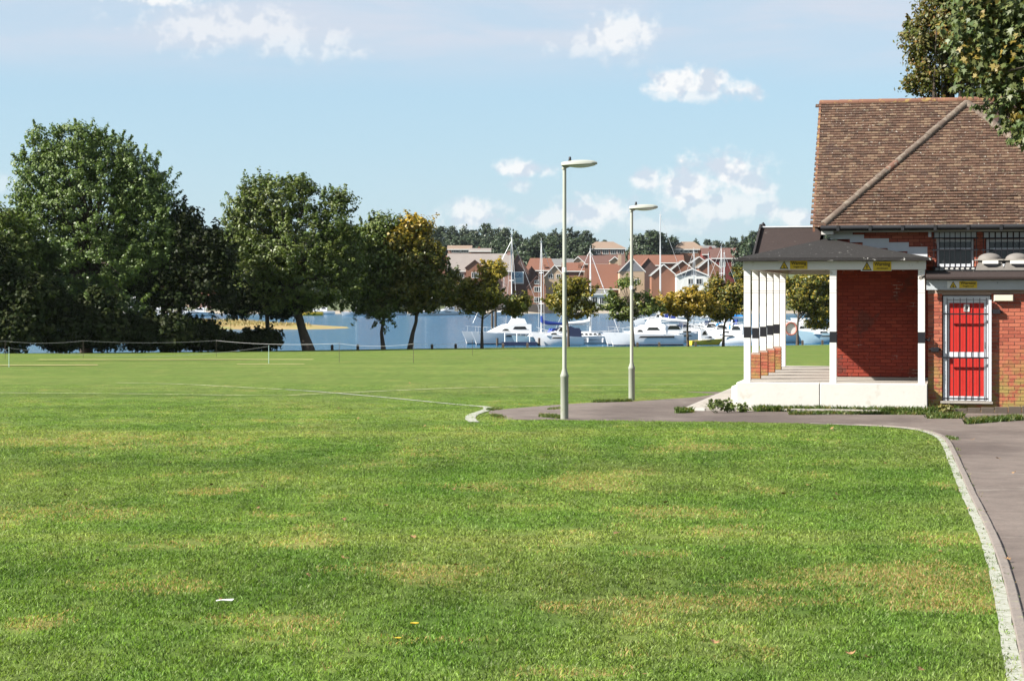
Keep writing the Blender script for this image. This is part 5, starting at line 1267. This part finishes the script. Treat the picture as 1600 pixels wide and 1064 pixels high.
def rig(T, x, H, L, z0, boom=True, cover='gel', furl=True, spreaders=2, B=2.4):
    m = MB(); m.tube([(x, 0, z0), (x, 0, H)], [.075, .055], 8); ms = m.build('mast', MAT['mast'], T, auto=True)
    m = MB(); m.tube([(x, 0, H), (x, 0, H + .5)], .025, 5); m.box(x - .12, x + .12, -.05, .05, H, H + .12); m.build('masthead', MAT['wire'], ms)
    m = MB()
    for k in range(spreaders):
        z = z0 + (H - z0) * (k + 1) / (spreaders + 1); m.tube([(x, -.8, z), (x, .8, z)], .035, 5)
    m.build('spreader', MAT['mast'], ms)
    m = MB()
    for s in (-1, 1): m.tube([(x, s * B * .45, z0), (x, s * .8, z0 + (H - z0) * .66), (x, 0, H)], .018, 4, cap=False)
    m.tube([(-L / 2 + .2, 0, z0), (x, 0, H)], .018, 4, cap=False); m.build('rigging', MAT['wire'], T)
    if furl: m = MB(); m.tube([(L / 2 - .1, 0, z0 + .2), (x + (L/2 - x) * .5, 0, z0 + (H - z0) * .5), (x + .1, 0, H * .95)], [.03, .05, .03], 6); m.build('furled_sail', MAT['gel'], T, auto=True)
    if boom:
        m = MB(); m.tube([(x, 0, z0 + 1.1), (x - L * .38, 0, z0 + 1.05)], .06, 6); bo = m.build('boom', MAT['mast'], T)
        m = MB(); m.tube([(x - .02, 0, z0 + 2.2), (x - .1, 0, z0 + 1.55), (x - L * .12, 0, z0 + 1.35), (x - L * .37, 0, z0 + 1.25)], [.10, .24, .22, .12], 8); m.build('sail_cover', MAT[cover], bo, auto=True)
def yacht(label, px, Y, rot, L=8.0, H=11.0, hull='gel', stripe='navy', cover='gel', fenders=0, wheel=False):
    T = boat_root('sailing_yacht', label, px, Y, rot, cat='yacht'); B = L * .32
    m = MB(); m.loft(hull_secs(L, B, .85, 1.15)); hu = m.build('hull', MAT[hull], T, auto=True)
    m = MB(); secs = [[(p[0], p[1] * 1.012, p[2]) for p in (s[1], s[6])] for s in hull_secs(L, B, .85, 1.15)]
    for side in (0, 1):
        mm = MB(); mm.loft([[(s[side][0], s[side][1], s[side][2] + .02), (s[side][0], s[side][1] * 1.01, s[side][2] + .22)] for s in secs[:-1]], close=False, caps=False); mm.build('hull_stripe', MAT[stripe], hu)
    z = .95; m = MB(); side_prism(m, [(-L * .12, z), (L * .30, z), (L * .24, z + .28), (L * .05, z + .50), (-L * .12, z + .52)], -B * .33, B * .33, .12); cb = m.build('cabin', MAT['gel'], T)
    for k in range(5): windows_on(cb, -L * .09 + k * L * .065, -L * .09 + k * L * .065 + L * .045, z + .16, z + .34, B * .315, .04)
    rig(T, L * .07, H, L, z + .3, cover=cover, furl=fenders > 0)
    m = MB()
    for s in (-1, 1):
        for k in range(5):
            x = -L * .42 + k * L * .2; m.tube([(x, s * B * .42, .9), (x, s * B * .42, 1.5)], .02, 4)
        m.tube([(-L * .45, s * B * .38, 1.5), (L * .2, s * B * .42, 1.5), (L * .52, 0, 1.7)], .018, 4, cap=False)
    m.build('guard_rail', MAT['wire'], T)
    m = MB(); side_prism(m, [(-L * .20, z + .1), (-L * .06, z + .45), (-L * .10, z + 1.0), (-L * .20, z + 1.0)], -B * .3, B * .3, .1); m.build('spray_hood', MAT['blue_cloth'] if cover != 'gel' else MAT['navy'], T)
    for k in range(fenders):
        mm = MB(); x = -L * .2 + k * L * .22; yy = -B * .5 if True else 0
        mm.lathe([(.03, .75), (.13, .65), (.13, .25), (.03, .15)], 8, (x, -B * .49, 0)); mm.build('fender', MAT['gel'], T, auto=True)
    return T
def cruiser(label, px, Y, rot, L=8.0, hull='gel', fly=False, cover=None, arch=True, hs_=1.0, hb=1.6, band='navy'):
    T = boat_root('motor_cruiser', label, px, Y, rot, cat='motorboat'); B = L * .36
    m = MB(); m.loft(hull_secs(L, B, hs_, hb, rake=1.0, fine=2.6, stern=.95)); hu = m.build('hull', MAT[hull], T, auto=True)
    windows_on(hu, -L * .02, L * .26, hs_ * .82, hs_ * .98, B * .492, .3, 'hull_window')
    z = hs_ + .05; m = MB(); side_prism(m, [(-L * .16, z), (L * .36, z + .12), (L * .24, z + .45), (L * .12, z + .62), (L * .0, z + 1.25), (-L * .18, z + 1.32)], -B * .40, B * .40, .28); cb = m.build('cabin', MAT['gel'], T)
    windows_on(cb, -L * .13, L * .075, z + .62, z + 1.08, B * .355, .25); windows_on(cb, L * .11, L * .25, z + .25, z + .42, B * .385, .1)
    m = MB(); m.poly([(L * .118, -B * .30, z + .66), (L * .118, B * .30, z + .66), (L * .018, B * .28, z + 1.18), (L * .018, -B * .28, z + 1.18)], (.03, 0, .01)); m.build('windscreen', MAT['glass'], cb)
    if fly: m = MB(); side_prism(m, [(-L * .18, z + 1.33), (L * .02, z + 1.33), (L * .05, z + 1.75), (-L * .18, z + 1.7)], -B * .33, B * .33, .1); m.build('flybridge', MAT['gel'], T)
    if arch: m = MB(); m.tube([(-L * .2, -B * .42, hs_), (-L * .24, -B * .36, z + 1.7), (-L * .24, B * .36, z + 1.7), (-L * .2, B * .42, hs_)], .06, 6); m.build('radar_arch', MAT['gel'], T, auto=True)
    if cover: m = MB(); side_prism(m, [(-L * .46, hs_), (-L * .14, hs_), (-L * .12, z + 1.1), (-L * .2, z + 1.25), (-L * .44, z + .7)], -B * .42, B * .42, .25); m.build('canvas_cover', MAT[cover], T)
    m = MB()
    for s in (-1, 1):
        m.tube([(L * .02, s * B * .46, hs_ + .45), (L * .3, s * B * .38, hs_ + .75), (L * .56, 0, hb + .55)], .02, 4, cap=False)
        for k in range(4): f = k / 3; m.tube([(L * (.05 + .42 * f), s * B * (.45 - .33 * f), hs_ + .2), (L * (.05 + .42 * f), s * B * (.45 - .33 * f), hs_ + .5 + .45 * f)], .02, 4)
    m.build('bow_rail', MAT['wire'], T)
    return T
def catamaran(label, px, Y, rot, L=9.6, H=13.0, mast=True, hull='gelblue'):
    T = boat_root('catamaran', label, px, Y, rot, cat='catamaran'); sep = 3.4
    for s in (-1, 1):
        m = MB(); m.loft([[(x, y + s * sep / 2, z) for x, y, z in q] for q in hull_secs(L, 1.7, 1.25, 1.55, rake=.7, fine=2.4, stern=.9)]); hu = m.build('hull', MAT['gel'], T, auto=True)
        mm = MB(); mm.loft([[(x, y * 1.03 + s * sep / 2, min(z, .12)) for x, y, z in (q[1], q[2], q[3], q[4], q[5], q[6])] for q in hull_secs(L, 1.7, .4, .4, rake=.3, fine=2.4, stern=.9)]); mm.build('boot_stripe', MAT['navy'], hu)
        mm = MB(); yw = s * (sep / 2) + s * .80
        mm.poly([(-L * .36, yw, .92), (L * .16, yw, .92), (L * .13, yw, 1.12), (-L * .36, yw, 1.12)], (0, s * .08, 0)); mm.build('hull_windows', MAT['glass'], hu)
    m = MB(); side_prism(m, [(-L * .46, .75), (L * .12, .75), (L * .30, 1.25), (-L * .46, 1.35)], -sep / 2, sep / 2); m.build('bridge_deck', MAT['gel'], T)
    z = 1.35; m = MB(); side_prism(m, [(-L * .22, z - .1), (L * .27, z - .1), (L * .16, z + .45), (L * .04, z + 1.0), (-L * .06, z + 1.1), (-L * .24, z + 1.05)], -1.9, 1.9, .5); cb = m.build('cabin', MAT['gel'], T)
    windows_on(cb, -L * .17, L * .02, z + .45, z + .78, 1.66, .25); windows_on(cb, L * .07, L * .17, z + .28, z + .5, 1.76, .25)
    m = MB(); side_prism(m, [(-L * .20, z + 1.1), (-L * .02, z + 1.1), (-L * .05, z + 1.65), (-L * .11, z + 1.8), (-L * .18, z + 1.7)], -.9, .9, .3); m.build('helm_pod', MAT['gel'], T)
    if mast:
        rig(T, -L * .03, H, L, z + 1.0, boom=False, spreaders=1, B=4.5)
    m = MB()
    for s in (-1, 1):
        m.tube([(L * .05, s * 2.3, 1.9), (L * .35, s * 2.1, 2.05), (L * .52, s * 1.75, 2.2)], .012, 4, cap=False)
        for k in range(5): x = L * (.05 + .11 * k); m.tube([(x, s * (2.3 - .1 * k), 1.3), (x, s * (2.3 - .1 * k), 1.98 + .05 * k)], .012, 4)
    m.build('guard_rail', MAT['wire'], T)
    return T
catamaran('white sailing catamaran with tall mast and dark cabin windows', 796, 240, 201)
yacht('pale blue hulled yacht with blue sail cover beside the catamaran', 852, 236, 198, 7.2, 12.2, 'gelblue', cover='blue_cloth')
yacht('dark striped white yacht with fenders beside the big motor catamaran', 915, 240, 4, 8.2, 11.4, fenders=3)
cruiser('small white pilot boat with grey canvas between the blue yacht and the striped yacht', 876, 233, 190, 5.2, cover='navy', arch=False)
catamaran('big white motor catamaran with curved dark windows and no mast', 1008, 234, 188, 8.2, 13, mast=False)
cruiser('white motor cruiser with long dark hull band behind the golden tree', 1052, 246, 12, 8.0)
yacht('tall masted white yacht moored behind the big motor catamaran', 1040, 262, 170, 10.0, 16.4)
cruiser('white cruiser with dark waterline moored farther out in the channel', 1028, 380, 190, 8.5, fly=True, cover='blue_cloth')
yacht('white yacht with thin mast moored beyond the golden tree', 1079, 300, 20, 8, 12.6)
yacht('white yacht with a short mast behind the russet forked tree', 1112, 330, 160, 8, 12.6)
yacht('white yacht with a stout mast near the veranda', 1121, 305, 15, 9, 13.2)
yacht('white yacht with blue sail cover closest to the veranda posts', 1137, 320, 165, 8, 12.6, cover='brightblue')
cruiser('small white cruiser under a bright blue canvas cover', 1110, 262, 170, 6.5, cover='brightblue')
cruiser('little yellow hulled motorboat among the white cruisers', 1100, 236, 15, 3.4, hull='yel_paint', arch=False, hs_=.5, hb=.75)
cruiser('small white cruiser with raised arch behind the yellow motorboat', 1125, 250, 175, 6.4)
cruiser('white speedboat moored next to the russet forked tree', 1150, 243, 160, 5.6, arch=False)
cruiser('long white motor yacht seen through the veranda', 1262, 246, 4, 11.0, fly=True)
cruiser('white cruiser with teal hull moored behind the veranda corner post', 1300, 243, 185, 7.0, hull='gelblue')
cruiser('white cruiser moored behind the long motor yacht', 1240, 268, 175, 8.5, fly=True)
cruiser('yellow hulled launch on the far side of the marsh spit', 484, 560, 178, 7.5, hull='yel_paint', arch=False)
cruiser('white launch moored close to the yellow launch', 505, 590, 180, 7, arch=False)
for i, (px, Y) in enumerate(((205, 520), (240, 540), (275, 520), (310, 550), (560, 560), (610, 570), (668, 560), (700, 575), (790, 560), (735, 590))):
    (cruiser if i % 2 else yacht)(*([['white yacht moored off the marsh seen under the tallest tree', 'white cruiser moored off the marsh under the tallest tree', 'white yacht glimpsed beside the forked trunk', 'white cruiser glimpsed over the hedge end', 'distant white yacht behind the broad round tree', 'distant white cruiser behind the narrow dark green tree', 'distant white yacht behind the orange crowned tree', 'distant white cruiser between the orange crowned tree and the low tree', 'distant white yacht near the dark timber quay', 'distant white cruiser behind the low spreading tree'][i], px, Y, 175 + 6 * i]), L=9.0)
# pontoon with white stanchions
T = empty('pontoon', ((809 - 800) * 232 / F, 232, WATER), 0, 'dark floating pontoon with white posts in front of the catamaran', 'pontoon')
m = MB(); m.box(-1.9, 2.2, -.8, .8, .05, .45); m.build('deck', MAT['navy'], T)
for x in (-1.5, -.1, 1.4):
    mm = MB(); mm.tube([(x, -.7, .45), (x, -.7, 1.5)], .06, 6); mm.build('stanchion', MAT['gel'], T)
for x in (-2.4, 2.5):
    mm = MB(); mm.tube([(x, 0, -1), (x, 0, .9)], .14, 8); mm.build('pile', MAT['timber'], T)
# mooring piles in the channel
for i, px in enumerate((769, 774)):
    o = MB(); o.tube([((px - 800) * 300 / F, 300 + i * 4, WATER - 1), ((px - 800) * 300 / F, 300 + i * 4, WATER + 3.6)], .18, 8)
    tag(o.build('mooring_pile', MAT['timber']), 'dark timber mooring pile standing in the channel beneath the low spreading tree', 'pile', 'mooring piles in the channel')

# ================================================================== shore bollards, ropes, lifebuoy
for i, (px, py) in enumerate([(519, 547), (559, 546.5), (675, 545.8), (712, 545.2), (786, 544), (824, 543.6), (996, 542.3), (1030, 542), (1087, 541.2), (1254, 538), (1285, 537.6)]):
    g = gpt(px, py); m = MB(); w = .10; m.loft([[(-w, -w, -.3), (w, -w, -.3), (w, w, -.3), (-w, w, -.3)], [(-w, -w, .34), (w, -w, .34), (w, w, .34), (-w, w, .34)], [(-.02, -.02, .42), (.02, -.02, .42), (.02, .02, .42), (-.02, .02, .42)]])
    o = m.build('timber_bollard', MAT['timber']); o.location = g; tag(o, 'short dark timber bollard on the waterside edge of the lawn', 'bollard', 'timber bollards along the shore')
T = empty('rope_barrier', gpt(420, 568), 0, 'thin post and white rope barrier around the cricket square', 'barrier')
base = gpt(420, 568)
def rope_line(pts, h, sag, mat, rad):
    for i, p in enumerate(pts):
        o = MB(); q = p - base; o.tube([q + Vector((0, 0, -.2)), q + Vector((0, 0, h + .05))], .011, 6); o.build('post', mat, T)
    for a, b in zip(pts, pts[1:]):
        L = []
        for k in range(13):
            t = k / 12; q = a.lerp(b, t) - base; q.z += h - sag * 4 * t * (1 - t); L.append(q)
        o = MB(); o.tube(L, rad, 5, cap=False); o.build('rope', MAT['rope'], T)
rope_line([gpt(-220, 560), gpt(8, 559), gpt(130, 558), gpt(338, 557), gpt(530, 567), gpt(646, 568), gpt(738, 556.5)], .92, .12, MAT['timber'], .006)
rope_line([gpt(-120, 580), gpt(14, 573), gpt(420, 568)], .80, .42, MAT['teal'], .005)
g = gpt(1226, 538); T = empty('lifebuoy_stand', g, 0, 'red and white lifebuoy on a post seen past the veranda posts', 'lifebuoy')
m = MB(); m.box(-.08, .08, -.06, .06, -.2, 1.5); m.build('post', MAT['white'], T)
m = MB(); ring = [(.62 + .55 * math.cos(a), -.12, 1.55 + .62 * math.sin(a)) for a in np.linspace(0, 2 * math.pi, 25)]; m.tube(ring, .08, 8, cap=False); m.build('ring', MAT['redwhite'], T, auto=True)
m = MB(); m.box(.05, 1.2, -.02, .05, .95, 2.2); m.build('backboard', MAT['white'], T)

# ================================================================== the grass itself
def clump_meshes(n=6, blades=38, rad=.085, hmin=.012, hmax=.028):
    col = bpy.data.collections.new('grass_tufts')
    for i in range(n):
        V = []; 
        a = RNG.uniform(0, 2*np.pi, blades); r = rad * np.sqrt(RNG.random(blades)); base_ = np.stack([r*np.cos(a), r*np.sin(a), np.full(blades, -.004)], 1)
        h = RNG.uniform(hmin, hmax, blades); la = RNG.uniform(0, 2*np.pi, blades); lean = h * RNG.uniform(.15, 1.2, blades)
        tip = base_ + np.stack([lean*np.cos(la), lean*np.sin(la), h], 1); mid = base_ + np.stack([.35*lean*np.cos(la), .35*lean*np.sin(la), .62*h], 1)
        wa = la + np.pi/2 + RNG.normal(0, .5, blades); w = RNG.uniform(.0016, .0034, blades); wd = np.stack([w*np.cos(wa), w*np.sin(wa), np.zeros(blades)], 1)
        V = np.stack([base_ - wd, base_ + wd, mid + wd*.85, tip, mid - wd*.85], 1).reshape(-1, 3)
        me = np_mesh('tuft', V, 5, MAT['blade'], None, 'mesh_only'); ob = bpy.data.objects.new('tuft', me); col.objects.link(ob)
    return col
def gn_scatter(name, pts, rot, scl, col, label, cat):
    me = bpy.data.meshes.new(name); me.vertices.add(len(pts)); me.vertices.foreach_set('co', np.asarray(pts, np.float32).ravel())
    a = me.attributes.new('rot', 'FLOAT_VECTOR', 'POINT'); a.data.foreach_set('vector', np.asarray(rot, np.float32).ravel())
    a = me.attributes.new('scl', 'FLOAT_VECTOR', 'POINT'); a.data.foreach_set('vector', np.asarray(scl, np.float32).ravel())
    o = new_obj(name, me, MAT['blade']); tag(o, label, cat, kind='stuff')
    ng = bpy.data.node_groups.new(name, 'GeometryNodeTree'); ng.interface.new_socket('Geometry', in_out='INPUT', socket_type='NodeSocketGeometry'); ng.interface.new_socket('Geometry', in_out='OUTPUT', socket_type='NodeSocketGeometry')
    gi = ng.nodes.new('NodeGroupInput'); go = ng.nodes.new('NodeGroupOutput'); ci = ng.nodes.new('GeometryNodeCollectionInfo'); ci.inputs[0].default_value = col; ci.inputs['Separate Children'].default_value = True; ci.inputs['Reset Children'].default_value = True
    ip = ng.nodes.new('GeometryNodeInstanceOnPoints'); ip.inputs['Pick Instance'].default_value = True
    ra = ng.nodes.new('GeometryNodeInputNamedAttribute'); ra.data_type = 'FLOAT_VECTOR'; ra.inputs[0].default_value = 'rot'
    sa = ng.nodes.new('GeometryNodeInputNamedAttribute'); sa.data_type = 'FLOAT_VECTOR'; sa.inputs[0].default_value = 'scl'
    ng.links.new(gi.outputs[0], ip.inputs['Points']); ng.links.new(ci.outputs[0], ip.inputs['Instance']); ng.links.new(ra.outputs[0], ip.inputs['Rotation']); ng.links.new(sa.outputs[0], ip.inputs['Scale']); ng.links.new(ip.outputs[0], go.inputs[0])
    md = o.modifiers.new('scatter', 'NODES'); md.node_group = ng
    return o
GRASS_COL = clump_meshes()
def grass():
    P = []; Sc = []
    for y0, y1, dens, s0, s1 in ((8.2, 15, 150, .75, 1.15), (15, 24, 95, .85, 1.35), (24, 34, 42, 1.1, 1.8), (34, 46, 20, 1.4, 2.2), (46, 58, 9, 1.6, 2.6)):
        xl = -(.275 * y1 + 2.2); xr = .275 * y1 + 2.2; n = int((xr - xl) * (y1 - y0) * dens)
        x = RNG.uniform(xl, xr, n); y = RNG.uniform(y0, y1, n); k = np.abs(x) < .275 * y + 2.2
        x, y = x[k], y[k]; k = ~in_poly(PATH_POLY, x, y); x, y = x[k], y[k]
        kx = np.array([(p.x, p.y) for p in kerb[:int(len(kerb) * 0.86)]]); d = np.full(len(x), 9.0)
        for q in kx: d = np.minimum(d, np.hypot(x - q[0], y - q[1]))
        k = d > .17 + RNG.uniform(-.06, .03, len(x)); x, y = x[k], y[k]
        P.append(np.stack([x, y, -SLOPE * y], 1)); Sc.append(RNG.uniform(s0, s1, len(x)))
    P = np.concatenate(P); Sc = np.concatenate(Sc); fade = np.clip((60 - P[:, 1]) / 30, .25, 1); Sc = np.stack([Sc, Sc, RNG.uniform(.75, 1.2, len(Sc)) * fade], 1)
    rot = np.stack([RNG.normal(0, .08, len(P)), RNG.normal(0, .08, len(P)), RNG.uniform(0, 6.28, len(P))], 1)
    gn_scatter('lawn_grass', P, rot, Sc, GRASS_COL, 'short mown grass blades covering the lawn', 'grass')
grass()
# longer weeds: verge along the plinth and grass islands on the path
def weeds():
    MATW = MAT['weed']; pts = []
    def strip(pxs, n, spread, hs_):
        for _ in range(n):
            i = random.randrange(len(pxs) - 1); t = random.random(); px = pxs[i][0] + (pxs[i+1][0] - pxs[i][0]) * t; py = pxs[i][1] + (pxs[i+1][1] - pxs[i][1]) * t + random.uniform(-spread, spread)
            g = gpt(px, py); pts.append((g.x, g.y, g.z, random.uniform(*hs_)))
    strip([(1180, 642.5), (1250, 642.5), (1330, 643), (1450, 645.5)], 1500, .9, (.05, .16)); strip([(1330, 641), (1350, 641), (1380, 641)], 220, .6, (.10, .26)); strip([(1400, 642), (1450, 643)], 300, .9, (.08, .24))
    strip([(1236, 648), (1300, 647), (1448, 648)], 700, .6, (.03, .10)); strip([(1452, 652), (1502, 652)], 700, 2.4, (.03, .11)); strip([(1512, 661), (1550, 658), (1595, 655)], 900, 2.2, (.04, .12))
    strip([(1450, 645), (1500, 644), (1560, 641)], 260, .8, (.05, .2)); strip([(845, 650.5), (882, 653.5)], 420, 1.6, (.02, .08)); strip([(858, 640), (880, 638)], 160, .5, (.02, .06)); strip([(770, 650), (786, 653)], 200, 1.2, (.02, .07))
    strip([(764, 641.5), (780, 640)], 100, .4, (.03, .08)); strip([(930, 629), (985, 627.3)], 240, .35, (.04, .10)); strip([(1060, 645), (1078, 644)], 260, 1.2, (.04, .14)); strip([(1480, 684), (1492, 687)], 160, 1.2, (.02, .06))
    strip([(1490, 697), (1530, 792), (1575, 900)], 60, 4, (.015, .04))
    P = np.array(pts); n = len(P); k = 7
    base_ = np.repeat(P[:, :3], k, 0) + np.concatenate([RNG.normal(0, .03, (n*k, 2)), np.full((n*k, 1), -.01)], 1); h = np.repeat(P[:, 3], k) * RNG.uniform(.5, 1.1, n*k)
    la = RNG.uniform(0, 6.28, n*k); lean = h * RNG.uniform(.1, .9, n*k); tip = base_ + np.stack([lean*np.cos(la), lean*np.sin(la), h], 1); mid = base_ + np.stack([.3*lean*np.cos(la), .3*lean*np.sin(la), .6*h], 1)
    w = RNG.uniform(.003, .009, n*k); wd = np.stack([-w*np.sin(la), w*np.cos(la), 0*w], 1)
    V = np.stack([base_ - wd, base_ + wd, mid + wd*.9, tip, mid - wd*.9], 1).reshape(-1, 3)
    o = np_mesh('verge_weeds', V, 5, MATW, {'tint': np.repeat(RNG.random(n) < .22, k) * .7}); tag(o, 'tufts of grass and weeds along the plinth and in the path', 'weeds', kind='stuff')
weeds()
def leafy_plant(px, py, h, w, n, label, size=.035, tint=0.0):
    g = gpt(px, py); T = empty('weed_plant', g, 0, label, 'weed'); ells = [(0, 0, h * .55, w, w * .6, h * .5)]
    c, p, nrm, idx = crown_points(ells, n, 9, .05, .2); np_mesh('leaves', leaf_quads(p, nrm, size), 4, MAT['weed'], {'tint': np.clip(RNG.random(len(p)) * .3 + tint, 0, 1)}, T)
    limb_mesh((0, 0, 0), (0, 0, h * .6), c, .008, 14, px).build('stems', MAT['weed'], T)
leafy_plant(1118, 645.5, .26, .16, 26, 'dark leafy weed growing against the white apron nosing')
leafy_plant(1138, 645, .26, .20, 32, 'bright leafy weed growing beside the dark one at the apron')
leafy_plant(1160, 644, .17, .16, 20, 'low straggling weed below the plinth corner')
leafy_plant(1487, 640, .26, .13, 26, 'leafy weed sprouting at the left foot of the red door')
leafy_plant(1535, 638, .26, .24, 36, 'spreading weed sprouting below the gate post of the red door')
leafy_plant(1558, 636, .48, .14, 32, 'tall dark weed climbing beside the gate post', tint=.1)
leafy_plant(1478, 646, .18, .14, 22, 'browning weed on the path edge before the red door', tint=.6)

# fallen leaves and small litter on the lawn
def fallen():
    me = []
    for k in range(4):
        ang = np.radians([-90, -55, -10, 10, 30, 50, 90, 130, 150, 170, 190, 235]); rad = np.array([.5, .45, .8, .45, .95, .5, 1.1, .5, .95, .45, .8, .45])
        m = MB(); c1 = random.uniform(.2, .6); c2 = random.uniform(-.5, .5)
        top = [(math.cos(a) * r, math.sin(a) * r, c1 * (math.cos(a) * r) ** 2 + c2 * .4 * math.sin(a) * r) for a, r in zip(ang, rad)]
        m.add([(0, 0, 0)] + top, [(0, i + 1, (i + 1) % 12 + 1) for i in range(12)]); o = m.build('fallen_leaf', MAT['fallen']); me.append(o.data); bpy.data.objects.remove(o)
    spots = [(102, 778), (120, 771), (137, 800), (152, 883), (300, 883), (331, 762), (402, 799), (536, 816), (538, 878), (345, 945), (240, 762), (410, 765), (733, 766), (708, 769), (646, 845), (603, 795), (962, 839), (1168, 760), (1130, 862), (1128, 878), (1125, 667), (1116, 1012), (1003, 1062), (714, 889), (990, 757), (758, 835), (1438, 719), (1450, 688), (1300, 672), (1302, 676), (1384, 728), (1312, 695), (1368, 876), (1470, 868), (1333, 951), (1356, 1036), (1440, 1055), (1330, 1030), (1224, 776), (1308, 777), (1306, 785), (1389, 790), (1263, 762), (540, 647), (560, 656), (590, 700), (430, 655), (250, 640), (664, 668), (820, 713), (1024, 682), (1000, 735), (926, 769), (1088, 770), (1040, 790), (480, 905), (60, 740), (20, 725), (640, 600), (1262, 590), (530, 640), (455, 645), (860, 692), (1520, 690), (1560, 720), (1585, 742), (1540, 805), (1510, 800), (1575, 880)]
    for i, (px, py) in enumerate(spots):
        g = gpt(px, py); o = new_obj('fallen_leaf', me[i % 4], None); s = random.uniform(.024, .042) * (1 + .012 * max(0, g.y - 12)); o.scale = (s, s, s); o.location = (g.x, g.y, g.z + .032); o.rotation_euler = (random.uniform(-.5, .5), random.uniform(-.5, .5), random.uniform(0, 6.28))
        on_path = px > 1500 and py < 900
        tag(o, 'small dry fallen leaf lying on the asphalt path' if on_path else 'small dry brown fallen leaf lying on the mown lawn', 'leaf', 'fallen leaves on the path' if on_path else 'fallen leaves on the lawn')
    for px, py, s in ((648, 985, .026), (622, 1008, .020)):
        g = gpt(px, py); m = MB()
        for ring, nn in ((1.0, 14), (.65, 10), (.3, 6)):
            for k in range(nn):
                a = 2 * math.pi * (k + ring) / nn; m.poly([(0, 0, .3 * (1 - ring)), (math.cos(a - .16) * ring * .8, math.sin(a - .16) * ring * .8, .35), (math.cos(a) * ring, math.sin(a) * ring, .36), (math.cos(a + .16) * ring * .8, math.sin(a + .16) * ring * .8, .35)], (0, 0, .05))
        o = m.build('dandelion', MAT['yel_paint']); o.scale = (s, s, s); o.location = (g.x, g.y, g.z + .035); tag(o, 'yellow dandelion flower in the lawn', 'flower', 'dandelions in the lawn')
    g = gpt(350, 946); m = MB(); m.poly([(-.045, -.010, 0), (-.02, -.022, .006), (.05, -.008, 0), (.06, .008, .008), (0, .02, .004), (-.05, .01, 0)], (0, 0, .004)); o = m.build('paper_scrap', MAT['white']); o.location = (g.x, g.y, g.z + .03); tag(o, 'small scrap of white paper lying on the lawn', 'litter')
fallen()

# ================================================================== the air over the harbour
hz = MB(); hz.box(-1500, 1500, -60, 1600, -30, 90); h = hz.build('haze', None); tag(h, kind='stuff')
mh = bpy.data.materials.new('haze'); mh.use_nodes = True; nt = mh.node_tree; nt.nodes.clear()
o_ = N(nt, 'ShaderNodeOutputMaterial'); pv = N(nt, 'ShaderNodeVolumePrincipled'); pv.inputs['Color'].default_value = (0.80, 0.88, 1.0, 1); pv.inputs['Density'].default_value = 0.000028; pv.inputs['Anisotropy'].default_value = 0.3
nt.links.new(pv.outputs[0], o_.inputs['Volume']); h.data.materials.append(mh)
